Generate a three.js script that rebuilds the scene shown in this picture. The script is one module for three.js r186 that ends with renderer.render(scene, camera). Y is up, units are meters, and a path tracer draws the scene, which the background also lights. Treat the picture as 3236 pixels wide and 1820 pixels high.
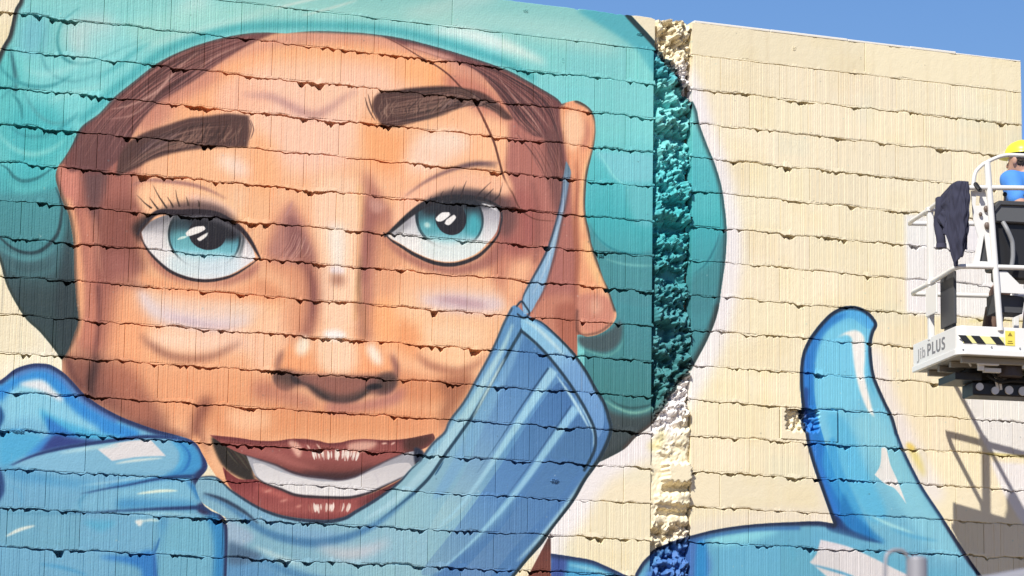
import * as THREE from 'three';
import { mergeGeometries, mergeVertices } from 'three/addons/utils/BufferGeometryUtils.js';
import { RoundedBoxGeometry } from 'three/addons/geometries/RoundedBoxGeometry.js';
import { MarchingCubes } from 'three/addons/objects/MarchingCubes.js';
import { FontLoader } from 'three/addons/loaders/FontLoader.js';
import { TextGeometry } from 'three/addons/geometries/TextGeometry.js';
import { createNoise2D, createNoise3D } from 'simplex-noise';

// ---------------------------------------------------------------- camera, sky, sun, exposure
// World: the painted face of the wall is the plane z = 0, x runs along it, y is up, the ground is y = 0, metres.
const scene = new THREE.Scene();
const camera = new THREE.PerspectiveCamera(11.542, 16 / 9, 0.3, 900);
camera.position.set(-3.538, 1.6008, 18.1125);
camera.up.set(-0.07622, 0.98521, 0.15345);
camera.lookAt(-3.538 + 0.353158 * 18, 1.6008 + 0.170596 * 18, 18.1125 - 0.919878 * 18);

camera.focus = 19; camera.userData.fStop = 4.5;                          // near things soften a little, the wall is sharp

const EXPOSURE = 1.12;
const renderer = new THREE.WebGLRenderer({ antialias: true });
renderer.setSize(1024, 576);
renderer.toneMapping = THREE.LinearToneMapping;
renderer.toneMappingExposure = EXPOSURE;
renderer.shadowMap.enabled = true;

const lin = (c) => { c /= 255; return c <= 0.04045 ? c / 12.92 : Math.pow((c + 0.055) / 1.055, 2.4); };
const srgb = (c) => Math.round(255 * Math.min(1, Math.max(0, c <= 0.0031308 ? c * 12.92 : 1.055 * Math.pow(c, 1 / 2.4) - 0.055)));
{ // clear blue sky: deeper towards the zenith, paler at the horizon
  const W = 256, H = 128, d = new Float32Array(W * H * 4);
  const stops = [[-90, 120, 106, 86], [-2, 150, 136, 116], [0, 182, 188, 196], [8, 146, 184, 236], [13, 126, 171, 227], [18, 102, 149, 214], [26, 58, 101, 172], [40, 40, 74, 140], [90, 30, 60, 126]];
  for (let j = 0; j < H; j++) {
    const el = ((j + 0.5) / H) * 180 - 90; let k = 0; while (k < stops.length - 2 && el > stops[k + 1][0]) k++;
    const a = stops[k], b = stops[k + 1], t = Math.min(1, Math.max(0, (el - a[0]) / (b[0] - a[0])));
    for (let i = 0; i < W; i++) for (let c = 0; c < 4; c++) d[(j * W + i) * 4 + c] = c === 3 ? 1 : (lin(a[c + 1]) * (1 - t) + lin(b[c + 1]) * t) / EXPOSURE;
  }
  const sky = new THREE.DataTexture(d, W, H, THREE.RGBAFormat, THREE.FloatType);
  sky.mapping = THREE.EquirectangularReflectionMapping; sky.magFilter = THREE.LinearFilter; sky.needsUpdate = true;
  scene.background = sky; scene.environment = sky;
}
const sun = new THREE.DirectionalLight(new THREE.Color(1, 0.95, 0.84), 5);
sun.name = 'sun';
sun.position.set(4 - 0.98 * 20, 4 + 1.35 * 20, 20);
sun.target.position.set(4, 4, 0);
sun.castShadow = true; sun.shadow.mapSize.set(4096, 4096);
Object.assign(sun.shadow.camera, { left: -9, right: 9, top: 9, bottom: -9, near: 1, far: 80 });
scene.add(sun, sun.target);

// ---------------------------------------------------------------- small helpers
let seed = 7;
const rnd = () => { seed = (seed + 0x6d2b79f5) | 0; let t = Math.imul(seed ^ (seed >>> 15), 1 | seed); t = (t + Math.imul(t ^ (t >>> 7), 61 | t)) ^ t; return ((t ^ (t >>> 14)) >>> 0) / 4294967296; };
const rr = (a, b) => a + (b - a) * rnd();
const noise2 = createNoise2D(rnd), noise3 = createNoise3D(rnd);
const clamp = (x, a, b) => Math.min(b, Math.max(a, x)), smooth = (a, b, x) => { const t = clamp((x - a) / (b - a), 0, 1); return t * t * (3 - 2 * t); };
const used = {};
const numbered = (n) => { const k = used[n] = (used[n] ?? -1) + 1; return k ? n + '_' + String(k).padStart(3, '0') : n; };
function thing(name, label, category, x = 0, y = 0, z = 0, turn = 0, group) {
  const o = new THREE.Group(); o.name = numbered(name); o.position.set(x, y, z); o.rotation.y = turn;
  o.userData = { label, category }; if (group) o.userData.group = group; scene.add(o); return o;
}
function part(parent, name, geo, mat, label) {
  const g = Array.isArray(geo) ? mergeGeometries(geo.map((x) => (x.index ? x.toNonIndexed() : x))) : geo;
  const m = new THREE.Mesh(g, mat); m.name = name; m.castShadow = m.receiveShadow = true; if (label) m.userData.label = label; parent.add(m); return m;
}
const std = (r, g, b, rough = 0.6, o = {}) => new THREE.MeshStandardMaterial({ color: new THREE.Color().setRGB(r, g, b), roughness: rough, ...o });
const box = (w, h, d, x = 0, y = 0, z = 0, r = 0.004) => new RoundedBoxGeometry(w, h, d, 2, Math.min(r, w / 2.1, h / 2.1, d / 2.1)).translate(x, y, z);
const v3 = (p) => new THREE.Vector3(...p);
const tube = (pts, r, seg = 24, closed = false) => new THREE.TubeGeometry(new THREE.CatmullRomCurve3(pts.map(v3), closed, 'catmullrom', 0.3), seg, r, 10, closed);
const bar = (a, b, r, sides = 12) => { const A = v3(a), Bv = v3(b), L = A.distanceTo(Bv); return new THREE.CylinderGeometry(r, r, L, sides).translate(0, L / 2, 0).applyQuaternion(new THREE.Quaternion().setFromUnitVectors(new THREE.Vector3(0, 1, 0), Bv.sub(A).normalize())).translate(...a); };
const extrude = (pts, depth, bevel = 0.002) => { const s = new THREE.Shape(pts.map((p) => new THREE.Vector2(p[0], p[1]))); return new THREE.ExtrudeGeometry(s, { depth, bevelEnabled: bevel > 0, bevelSize: bevel, bevelThickness: bevel, bevelSegments: 1, curveSegments: 8 }); };

// ---------------------------------------------------------------- the mural: flat spray paint on the wall, laid out in centimetres along the wall and above the ground
const XL = -1.45, XR = 7.55, YB = 2.70, YT = 7.10, PX = 2048 / (XR - XL);
const cv = document.createElement('canvas'); cv.width = 2048; cv.height = Math.round((YT - YB) * PX);
const g = cv.getContext('2d');
const PAINT = [1.09, 1.11, 1.21];                                                   // sunlit white paint photographs this bright: turns a colour seen in sunlight into the paint's own colour
const C = (hex, a = 1) => { const n = parseInt(hex.slice(1, 7), 16); return `rgba(${[n >> 16, (n >> 8) & 255, n & 255].map((c, i) => srgb(lin(c) / PAINT[i])).join(',')},${a})`; };
const U = 0.62;                                                       // one brush unit in texture pixels
const tx = (x, y) => [(x / 100 - XL) * PX, (YT - y / 100) * PX];
function curve(s, closed, n = 8) {
  const P = s.trim().split(/\s+/).map((t) => { const c = t.endsWith('!'), [x, y] = t.replace('!', '').split(',').map(Number); const q = tx(x, y); return { x: q[0], y: q[1], c }; });
  const N = P.length, out = [], at = (i) => (closed ? P[(i + N) % N] : P[clamp(i, 0, N - 1)]);
  const tan = (i) => { const p = at(i); return p.c ? [0, 0] : [(at(i + 1).x - at(i - 1).x) / 6, (at(i + 1).y - at(i - 1).y) / 6]; };
  for (let i = 0; i < (closed ? N : N - 1); i++) {
    const a = at(i), b = at(i + 1), m = tan(i), k = tan(i + 1), L = Math.hypot(b.x - a.x, b.y - a.y) / 2.5;
    for (const q of [m, k]) { const l = Math.hypot(...q); if (l > L) { q[0] *= L / l; q[1] *= L / l; } }
    for (let j = 0; j < n; j++) {
      const t = j / n, u = 1 - t, c0 = u * u * u, c1 = 3 * u * u * t, c2 = 3 * u * t * t, c3 = t * t * t;
      out.push([c0 * a.x + c1 * (a.x + m[0]) + c2 * (b.x - k[0]) + c3 * b.x, c0 * a.y + c1 * (a.y + m[1]) + c2 * (b.y - k[1]) + c3 * b.y]);
    }
  }
  if (!closed) out.push([P[N - 1].x, P[N - 1].y]);
  return out;
}
const toPath = (pts, closed) => { const p = new Path2D(); pts.forEach(([x, y], i) => (i ? p.lineTo(x, y) : p.moveTo(x, y))); if (closed) p.closePath(); return p; };
let mask = null;                                                      // the stencil that the next strokes stay inside
const within = (s, f) => { const old = mask; mask = typeof s === 'string' ? toPath(curve(s, true), true) : s; f(); mask = old; };
function brush(f, o) {
  g.save(); if (mask) g.clip(mask); if (o.b) g.filter = `blur(${(o.b * U).toFixed(2)}px)`; g.globalAlpha = o.a ?? 1; g.lineCap = g.lineJoin = 'round'; f(); g.restore();
}
function ink(col) {
  if (typeof col === 'string') return C(col);
  const [p, q] = col.p.trim().split(/\s+/).map((t) => tx(...t.split(',').map(Number))), gr = g.createLinearGradient(...p, ...q);
  for (let i = 0; i < col.s.length; i += 2) gr.addColorStop(col.s[i], C(col.s[i + 1], col.s[i + 1].length > 7 ? parseInt(col.s[i + 1].slice(7), 16) / 255 : 1));
  return gr;
}
const fill = (s, col, o = {}) => brush(() => { g.fillStyle = ink(col); g.fill(toPath(curve(s, true), true)); }, o);
function line(s, col, w, o = {}) {                                    // o.t: tapered ends (2 both, 1 end only, -1 start only)
  const pts = curve(s, false);
  brush(() => {
    if (!o.t) { g.strokeStyle = ink(col); g.lineWidth = w * U; g.stroke(toPath(pts, false)); return; }
    const L = [], R = [], n = pts.length;
    pts.forEach((p, i) => {
      const a = pts[Math.max(0, i - 1)], b = pts[Math.min(n - 1, i + 1)], l = Math.hypot(b[0] - a[0], b[1] - a[1]) || 1, t = i / (n - 1);
      const k = o.t === 2 ? Math.sin(Math.PI * (0.06 + 0.88 * t)) : o.t === 1 ? 1 - 0.93 * t : 0.07 + 0.93 * t, r = (w * U * k) / 2;
      L.push([p[0] - ((b[1] - a[1]) / l) * r, p[1] + ((b[0] - a[0]) / l) * r]); R.unshift([p[0] + ((b[1] - a[1]) / l) * r, p[1] - ((b[0] - a[0]) / l) * r]);
    });
    g.fillStyle = ink(col); g.fill(toPath([...L, ...R], true));
  }, o);
}
const num = (s) => s.trim().split(/\s+/).map((t) => t.replace('!', '').split(',').map(Number));
function strands(a, b, n, cols, w, o = {}) {                          // loose hair between two guide lines
  const A = num(a), B2 = num(b);
  for (let i = 0; i < n; i++) {
    const t = rnd(), k = rr(0, 0.25), e = rr(0.7, 1), pts = [];
    for (let j = 0; j <= 6; j++) {
      const f = (k + (e - k) * (j / 6)) * (A.length - 1), q = Math.min(A.length - 2, Math.floor(f)), r = f - q, tt = clamp(t + (o.w ?? 0.03) * Math.sin(j + i), 0, 1);
      const P = [0, 1].map((c) => (A[q][c] * (1 - r) + A[q + 1][c] * r) * (1 - tt) + (B2[q][c] * (1 - r) + B2[q + 1][c] * r) * tt);
      pts.push(P[0].toFixed(1) + ',' + P[1].toFixed(1));
    }
    line(pts.join(' '), cols[i % cols.length], w * rr(0.5, 1.3), { t: 2, ...o });
  }
}
const blob = (s, rx, ry, col, o = {}) => brush(() => { const [x, y] = tx(...s.trim().split(',').map(Number)); g.fillStyle = ink(col); g.beginPath(); g.ellipse(x, y, rx * U, ry * U, o.r ?? 0, 0, 7); g.fill(); }, o);

// cream ground coat with faint roller patches
g.fillStyle = C('#f8eed6'); g.fillRect(0, 0, cv.width, cv.height);
for (let i = 0; i < 260; i++) brush(() => { g.fillStyle = C(i % 3 ? '#f4e5c6' : i % 2 ? '#fdf4e2' : '#ebe8d6'); g.fillRect(rr(0, 2048), rr(0, 1000), rr(20, 90), rr(15, 70)); }, { b: 9, a: 0.4 });
for (let i = 0; i < 46; i++) { const x = rr(1180, 2040), y = rr(10, 70) + (x - 1180) * 0.0; brush(() => { g.fillStyle = C(i % 2 ? '#dccfae' : '#e6dcc2'); g.fillRect(x, y, rr(1.5, 6), rr(40, 220)); }, { b: 3, a: 0.22 }); }

// soft white halos sprayed round the figure
line('469.5,660.4 477.1,646.6 484.8,624.0 499.4,584.6 507.7,544.7 503.4,504.1 490.5,463.1 472.2,430.8 451.1,401.4 424.0,383.1 406.2,371.1 388.7,342.7 374.3,325.7 373.0,312.0', '#f6f3fb', 74, { b: 14 });
line('622.4,466.4 631.6,440.9 646.0,412.8 658.8,390.4 671.7,370.9', '#f3eef6', 62, { b: 14, a: 0.9 });
line('568.9,399.7 580.2,374.7 586.2,352.3 578.3,348.5 543.7,348.5 497.2,340.2 466.8,331.0', '#efe6e2', 34, { b: 12, a: 0.7 });
line('2.8,474.9 20.0,438.3 31.2,420.9 12.8,424.8 -4.8,415.8', '#fbf6ea', 40, { b: 12, a: 0.8 });
line('650.2,405.2 655.0,398.9 660.1,390.5 664.0,382.6', '#eddb7c', 22, { b: 7, a: 0.75, t: 2 });
line('651.1,404.4 654.4,402.3', '#f0cf58', 14, { b: 4, a: 0.8 });
line('456.5,401.7 452.6,393.7 448.1,392.3', '#eedf8e', 26, { b: 8, a: 0.6 });
// unfinished white block behind the work platform
fill('649.4,575.0! 697.3,575.0! 758.3,576.0! 757.1,505.5! 689.7,501.7! 656.6,501.1! 650.0,501.7!', '#f6f5fd', { b: 5 });
fill('695.7,446.5! 756.1,450.3! 755.2,401.5! 718.3,402.4! 714.4,408.0! 705.3,422.1!', '#f3f2f9', { b: 4 });
fill('718.9,396.6! 755.1,396.2! 754.2,344.4! 741.0,356.9! 728.0,376.1!', '#f2f0f8', { b: 4 });
line('717.0,402.0 728.4,401.8 755.2,401.5', '#e3d58a', 8, { b: 2, a: 0.8 });
line('703.0,499.2 729.9,501.7 757.0,501.9', '#f0e6b8', 9, { b: 3, a: 0.9 });

// ---- surgical cap
const CAP = '-32.5,674.5! -5.9,677.6! -8.3,661.1 -11.4,654.0 -14.5,636.7 -18.6,627.7 -25.3,605.6 -28.9,570.7 -25.7,531.5 -20.5,503.1 -13.3,486.1 -7.3,469.1 4.4,451.0 14.6,442.1 24.8,431.1 29.7,424.7! 95.2,404.1! 233.2,359.2! 376.6,366.8! 408.5,379.0! 413.6,381.5 427.0,389.1 435.9,398.0 447.4,407.0 454.9,416.5 466.1,431.2 474.6,442.5 480.7,452.8 489.0,467.6 495.1,480.8 499.1,494.0 501.2,508.5 504.3,530.0 505.2,548.3 504.2,562.7 501.0,581.8 495.6,598.2 489.2,612.2 483.5,626.2 480.3,638.1 470.2,654.1 460.7,669.8 448.8,683.1 428.5,701.4 402.0,726.1!';
within(CAP, () => {
  fill('-48.3,678.0! 559.8,750.9! 559.4,348.2! -30.8,319.9!', { p: '196.0,684.7 198.4,601.3', s: [0, '#8fd0d4', 0.3, '#86d6de', 1, '#7fd9e2'] });
  // left locks of cloth
  fill('-42.4,556.2! 35.6,563.6! 41.4,426.8! -35.8,421.5!', { p: '-1.1,560.2 4.6,434.6', s: [0, '#5cc8d200', 0.12, '#4fbac6', 0.3, '#4a9fad', 0.55, '#45707d', 0.75, '#33484f', 1, '#31444b'] });
  fill('-35.3,623.2 -14.7,628.1 -3.3,607.9 -4.7,581.1 -11.5,559.2 -31.9,551.9', '#5fc6d0', { b: 20 });
  fill('-10.1,585.8 13.2,593.5 32.4,576.7 27.7,562.9 15.0,551.0 -0.4,544.3 -11.5,559.2', '#45bac8', { b: 16, a: 0.85 });
  fill('24.0,648.6 50.4,657.0 59.0,644.3 43.5,629.0 27.4,630.0', '#cfdee2', { b: 16, a: 0.75 });
  fill('-5.1,648.0 7.9,652.2 11.4,633.7 -1.4,624.2 -8.3,631.5', '#76c3dc', { b: 14, a: 0.8 });
  line('31.5,660.8 21.3,650.4 17.9,641.1 18.6,631.8 22.3,625.4 30.4,622.2 41.0,624.4 49.4,629.1 67.3,639.2 83.2,647.6 96.6,654.0', '#4aa3ae', 8, { t: 2, b: 2.1 });
  line('10.8,647.1 7.4,633.2 8.7,622.6 14.9,613.8 28.3,609.9 44.0,615.6 59.7,625.4', '#5fb2bf', 8, { t: 2, b: 2.8, a: 0.8 });
  line('-13.1,628.3 -10.5,617.8 -8.5,607.4 -8.5,596.7', '#2f6f80', 9, { t: 2, b: 2.8 });
  line('-4.4,603.8 1.4,592.3 11.0,582.6 21.6,581.0 34.6,587.7', '#52a9b6', 9, { t: 2, b: 2.8, a: 0.8 });
  line('-18.3,593.0 -10.8,601.8 -6.0,610.3', '#4aa9b6', 8, { t: 2, b: 2.8 });
  fill('40.2,645.0 85.7,652.8 94.3,642.8 67.8,626.2 49.4,616.1 38.3,625.8', '#8fdde6', { b: 20, a: 0.7 });
  line('75.4,638.0 91.4,645.7 118.5,656.4 140.4,664.4 165.2,675.6 184.6,686.2', '#dff0f2', 15, { t: 2, b: 7.0, a: 0.7 });
  line('96.3,662.2 112.4,672.3 117.7,678.5', '#d3eaec', 39, { t: 2, b: 16.8, a: 0.8 });
  line('-16.2,550.0 -10.9,547.3 -7.1,542.9 -1.0,540.3 7.0,542.3 13.4,546.4 20.2,552.6', '#2e7f8c', 9, { t: 2, b: 1.4 });
  line('-11.1,540.2 -4.7,535.5 2.2,533.4 10.4,537.4 17.4,544.4 22.9,550.5', '#58bcc6', 22, { t: 2, b: 4.2 });
  fill('-25.5,526.2 0.2,531.7 15.7,535.2 26.1,538.8 29.3,525.8 28.4,515.1 25.0,504.3 14.9,493.9 2.0,491.8 -11.1,496.0 -24.2,500.1', '#4a94a3', { b: 6, a: 0.8 });
  line('20.8,538.3 25.2,528.1 25.4,518.8 24.2,509.5 20.8,502.9 12.3,494.8 3.5,493.0 -5.4,495.4 -14.0,501.8 -22.2,510.8', '#22414d', 9, { t: 2, b: 1.4 });
  line('-16.3,496.1 -6.2,491.2 3.7,489.3 14.5,491.8 22.6,498.3', '#5596a2', 14, { t: 2, b: 3.5 });
  line('-9.5,483.6 0.0,479.1 10.9,478.9 20.7,482.8 25.6,488.5', '#4b7d88', 12, { t: 2, b: 5.6, a: 0.8 });
  fill('23.5,538.5 31.1,520.6 34.1,499.7 36.8,473.6 39.2,452.8 36.0,431.6 31.0,426.0 24.2,462.1 27.0,493.9 28.7,515.1', '#2c3a42', { b: 7, a: 0.75 });
  // crown highlights
  fill('58.6,652.5 107.0,668.9 167.8,681.5 224.6,682.4 282.7,683.3 327.0,682.6 282.8,674.8 224.9,673.4 168.2,669.2 118.5,656.4 80.7,641.3', '#a5dede', { b: 16, a: 0.8 });
  fill('253.4,685.7 341.8,690.1 396.4,687.5 421.1,672.8 384.4,671.7 330.1,677.2 282.8,677.7', '#aee0e0', { b: 16, a: 0.8 });
  line('-22.1,619.3 -13.8,609.5 -0.5,604.2 15.3,605.8 28.1,613.9', '#3f9fae', 9, { t: 2, b: 2.8 });
  line('-15.0,580.0 -6.9,572.9 3.7,570.2 16.7,573.6 26.9,581.5 34.5,590.3', '#3fa5b4', 9, { t: 2, b: 2.8 });
  line('-19.8,571.6 -9.0,562.0 4.2,558.5 17.1,563.0 26.8,571.9', '#8fe0e6', 12, { t: 2, b: 4.2, a: 0.8 });
  line('-3.6,615.9 7.0,612.7 20.1,615.7 33.1,622.5 48.7,632.9', '#a4e6ec', 14, { t: 2, b: 5.6, a: 0.8 });
  line('44.2,612.9 57.2,622.4 70.1,634.7 80.7,641.8', '#4fb4c2', 10, { t: 2, b: 4.2, a: 0.8 });
  line('13.2,593.5 23.4,600.0 39.1,605.3 52.3,611.0', '#a8e4ea', 12, { t: 2, b: 5.6, a: 0.7 });
  line('-10.6,597.8 -5.1,591.2 -3.1,581.2', '#3796a4', 8, { t: 2, b: 2.1 });
  line('165.2,675.0 184.7,682.3 207.2,689.4', '#d9ecec', 6, { t: 2, b: 2.1, a: 0.8 });
  line('185.0,672.3 207.5,681.0 224.5,688.0', '#cfe6e6', 6, { t: 2, b: 2.1, a: 0.8 });
  fill('257.9,680.5 279.5,693.0 311.8,703.9 326.7,699.9 288.5,686.9', '#b9dcdf', { b: 12, a: 0.7 });
  line('280.0,672.8 300.5,673.4 321.3,670.5 342.3,665.4 364.0,658.5', '#e8f7f9', 36, { t: 2, b: 9.8, a: 0.85 });
  fill('387.1,699.0! 402.4,692.0 421.9,683.1 435.2,674.3 445.9,660.9 464.6,657.0 445.6,696.0 420.7,707.8', '#4fb2c8', { b: 5, a: 0.85 });
  fill('433.4,674.1 452.3,638.2 449.5,597.3 433.8,624.8', '#86dfe8', { b: 20, a: 0.7 });
  // right side darkening to the nape
  fill('394.2,612.2! 511.8,623.7! 512.5,374.0! 397.3,367.9!', { p: '433.9,616.1 439.1,384.0', s: [0, '#7fd9e200', 0.1, '#62c9d8', 0.28, '#48b6c6', 0.44, '#4aa2b2', 0.62, '#48909f', 0.82, '#43868f', 0.93, '#46717a', 1, '#3c4b52'] });
  fill('403.5,597.3 418.7,599.6 440.2,600.8 448.9,597.3 448.4,582.2 431.2,578.4 417.4,580.0 409.7,590.2', '#85d3e4', { b: 6, a: 0.85 });
  line('403.5,601.0 410.3,591.4 418.3,581.2 428.2,575.2', '#8be0ea', 5, { t: 2, b: 1.5 });
  fill('426.3,575.1 446.6,576.9 449.2,551.3 434.5,550.0', '#74c6d8', { b: 8, a: 0.6 });
  fill('398.1,546.9 407.3,534.0 419.5,528.2 434.7,527.2 450.0,529.0 450.3,494.3 422.9,492.2 404.6,510.6', '#4e94a3', { b: 3, a: 0.7 });
  line('399.3,544.2 407.9,534.7 419.5,528.8 434.7,527.8 450.0,529.6', '#2f8ea0', 5, { t: 2, b: 1.5 });
  line('410.5,522.4 425.7,519.6 440.9,519.7 450.1,521.0', '#6fb9c2', 6, { t: 2, b: 2 });
  line('479.1,516.5 488.7,524.7 496.4,538.0 500.1,549.9', '#2e7f92', 5, { t: 2, b: 1.5 });
  fill('477.9,513.5 493.4,526.2 501.1,547.1 507.4,533.1 501.3,498.2 478.0,487.8', '#458a9a', { b: 6, a: 0.8 });
  fill('475.7,620.2 486.0,621.2 496.2,593.0 501.0,567.3 483.8,560.0 476.0,576.7', '#56bfcf', { b: 10, a: 0.6 });
  // shadow under the ear lobe
  fill('391.6,466.0 399.1,466.3 408.1,468.1 417.1,473.2 423.0,479.3 424.9,471.2 422.0,462.3 412.4,456.0 398.6,457.3 392.6,460.2', '#465c66', { b: 4 });
  line('393.8,458.6 399.8,455.7 413.0,453.8 422.0,458.9 426.2,467.1', '#64aaae', 5, { t: 2, b: 2 });
  line('414.6,424.3 422.4,419.8 432.7,418.2 444.8,420.6 450.3,424.3', '#2d5a62', 6, { t: 2, b: 1.5 });
  line('411.6,422.4 421.3,417.5 432.8,414.8 444.2,417.2 450.9,422.7', '#7fbdb6', 7, { t: 2, b: 2 });
  fill('405.7,415.4 420.7,413.5 435.8,412.2 454.0,418.4 463.0,427.4 448.0,398.4 424.1,380.4 406.1,376.6', '#3d474c', { b: 6, a: 0.9 });
  // painted edge of the cap
  line('-8.3,671.9 -8.3,661.1 -11.4,654.0 -14.5,636.7 -18.6,627.7 -25.3,605.6 -28.9,570.7', '#2a2d31', 20, { b: 3 });
  line('-25.7,531.5 -20.5,503.1 -13.3,486.1 -7.3,469.1 4.4,451.0 14.6,442.1 24.8,431.1 29.7,424.7', '#2c3a38', 12, { b: 1.5 });
  line('423.8,708.1 428.5,701.4 448.8,683.1 460.7,669.8 470.2,654.1', '#22383f', 30, { b: 1.5 });
  line('470.2,654.1 480.3,638.1 483.5,626.2 489.2,612.2 495.6,598.2 501.0,581.8 504.2,562.7 505.2,548.3 504.3,530.0 501.2,508.5 499.1,494.0 495.1,480.8', '#33545d', 17, { b: 4 });
  line('499.1,494.0 495.1,480.8 489.0,467.6 480.7,452.8 474.6,442.5 466.1,431.2 454.9,416.5 447.4,407.0 435.9,398.0 427.0,389.1 413.6,381.5', '#2f3c40', 22, { b: 5 });
  line('454.9,416.5 447.4,407.0 435.9,398.0 427.0,389.1', '#5a3d36', 9, { b: 4, a: 0.8 });
});

// ---- face
const FACE = '174.1,658.8! 152.9,656.9 133.8,652.1 113.4,644.3 96.5,635.6 83.2,626.5 70.1,614.3 57.2,602.1 47.8,590.3 36.2,579.8 30.2,566.6 25.8,558.2 21.8,551.7 20.6,544.9 22.7,537.1 26.6,527.7 30.0,521.3 32.5,511.5 34.3,501.9 35.6,482.2 36.8,472.5 37.6,466.0 39.6,451.0 36.9,441.1 33.9,431.7 30.0,424.7! 31.1,410.5! 69.3,386.8! 101.6,375.7! 123.1,371.7! 135.9,354.0! 146.1,346.2 163.2,336.5 177.0,332.0 190.8,330.0 204.6,329.3 215.0,329.8 225.2,332.4 232.1,336.7 242.5,343.1 252.8,350.3 263.3,358.9 270.2,366.8 277.1,373.1 286.0,385.2 294.4,393.0 298.0,401.4 308.3,415.7 315.3,428.4 326.0,448.4 331.6,460.7 336.4,472.1 344.1,483.5! 375.4,449.6! 390.9,450.6! 390.7,466.8! 393.7,467.0 398.5,466.0 407.5,468.6 415.5,474.2 420.3,482.4 417.1,492.7 413.7,501.7 410.0,508.2 404.4,523.3 400.7,532.4 399.1,540.7 395.9,553.2 395.7,567.4 397.0,581.8 399.9,595.0 401.9,603.8 402.7,614.5 401.1,625.2 395.5,631.0 387.3,633.6 376.8,630.0! 372.8,633.9 361.6,639.3 350.1,644.4 339.0,649.0 325.8,652.7 303.5,657.4 281.4,661.3 259.5,664.3 241.2,665.1 223.4,664.8 194.9,662.7';
within(FACE, () => {
  fill(FACE, '#fac099');
  // forehead
  fill('108.3,633.3 152.0,649.1 185.3,662.2 225.0,666.7 265.5,665.5 300.8,659.7 330.7,645.8 313.0,641.1 271.7,650.9 225.4,654.9 185.6,651.1 152.3,640.8 119.7,620.8', '#d99c8c', { b: 12 });
  fill('124.9,629.6 157.7,644.2 196.9,652.3 239.7,657.0 271.7,652.0 292.3,644.6 289.6,633.0 254.6,637.8 214.2,644.7 169.1,639.8 141.6,625.9 120.1,609.9', '#fdb786', { b: 16 });
  fill('152.5,632.5 197.2,640.6 242.9,642.7 272.0,635.4 254.9,623.8 235.0,616.1 226.9,595.8 213.4,569.6 177.0,566.2 148.4,588.1 142.0,614.9', '#ffd0b8', { b: 22 });
  fill('167.4,603.7 215.1,611.3 226.9,595.8 216.2,569.8 188.2,564.5 171.0,576.6', '#ffd0c0', { b: 26, a: 0.7 });
  fill('265.9,650.3 292.3,644.6 295.4,634.1 266.3,632.2 248.8,637.2', '#fdb884', { b: 16, a: 0.8 });
  fill('76.8,602.7 98.1,614.4 119.5,626.3 130.6,624.7 114.6,609.3 98.8,594.1 83.0,581.7 72.3,580.6', '#d08d7c', { b: 14, a: 0.9 });
  fill('95.9,599.2 114.6,609.3 131.0,613.8 131.5,600.1 107.1,592.2', '#ffb98c', { b: 16 });
  fill('130.8,619.2 152.8,624.3 164.5,608.9 142.6,598.5 125.9,602.3', '#ffc7ab', { b: 14 });
  line('144.8,613.0 154.3,613.4 164.6,613.6 175.3,610.0 185.9,605.6 196.6,604.2 206.9,609.9 216.1,617.8 226.2,624.2', '#cfa09c', 20, { b: 7, t: 2 });
  fill('230.7,604.5 244.0,600.3 261.1,596.3 264.7,574.3 244.8,566.9 234.5,577.1', '#fbb07e', { b: 16 });
  fill('154.0,588.6 168.2,579.0 171.6,560.2 163.8,543.1 155.2,550.5 151.8,569.3', '#fdb888', { b: 16, a: 0.8 });
  fill('292.3,644.6 318.9,638.9 337.0,623.6 343.3,604.4 325.5,605.4 307.4,623.5 289.6,633.0', '#c77d70', { b: 14, a: 0.9 });
  fill('272.8,600.3 301.8,611.6 325.3,616.8 340.3,606.9 337.6,586.8 302.5,577.9 267.9,563.5 258.9,579.4', '#ffc6a0', { b: 14 });
  fill('270.1,594.4 299.0,602.9 308.0,592.5 279.2,572.9 264.7,574.3', '#ffe0d2', { b: 14, a: 0.8 });
  // left side of the face
  fill('20.3,551.5 48.3,578.3 69.9,572.3 76.5,540.7 75.3,503.1 74.1,465.9 67.2,439.0 51.9,427.5 38.3,437.0 35.9,494.6', '#a8685e', { b: 16 });
  fill('39.2,553.3 54.0,554.7 53.1,538.6 51.1,522.4 50.4,501.1 48.5,482.4 45.9,495.4 43.7,521.7 40.4,537.4', '#6b4a4c', { b: 9 });
  fill('50.5,525.0 76.7,535.3 77.2,508.6 82.6,487.8 65.5,481.1 52.1,485.3', '#8a524a', { b: 14, a: 0.9 });
  fill('22.0,549.0 33.3,555.4 36.6,539.7 34.5,526.3 26.4,530.8', '#d4897b', { b: 8 });
  fill('26.5,529.5 30.6,531.2 36.6,515.8 40.1,494.9 43.1,474.1 43.4,453.1 39.9,437.1 36.6,452.6 36.0,478.8 33.3,505.0', '#f7b48c', { b: 6 });
  line('22.9,538.5 27.6,527.8 31.8,515.4 34.1,499.7', '#ffd5ac', 6, { b: 3, t: 2 });
  fill('38.7,526.6 46.6,516.7 49.0,495.7 48.8,474.5 51.7,456.3 48.0,432.4 43.6,437.4 45.1,463.7 42.7,495.2', '#d98f78', { b: 9, a: 0.9 });
  line('47.4,522.1 50.3,503.7 51.9,490.6 53.8,482.8', '#f0b199', 5, { b: 4, t: 2, a: 0.8 });
  fill('54.8,496.1 72.9,497.6 78.8,482.2 73.8,473.8 63.2,473.0', '#a96a64', { b: 14, a: 0.8 });
  line('52.0,474.8 53.4,453.8 52.5,438.0 50.8,427.4', '#5e3436', 7, { b: 4, a: 0.8 });
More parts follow.
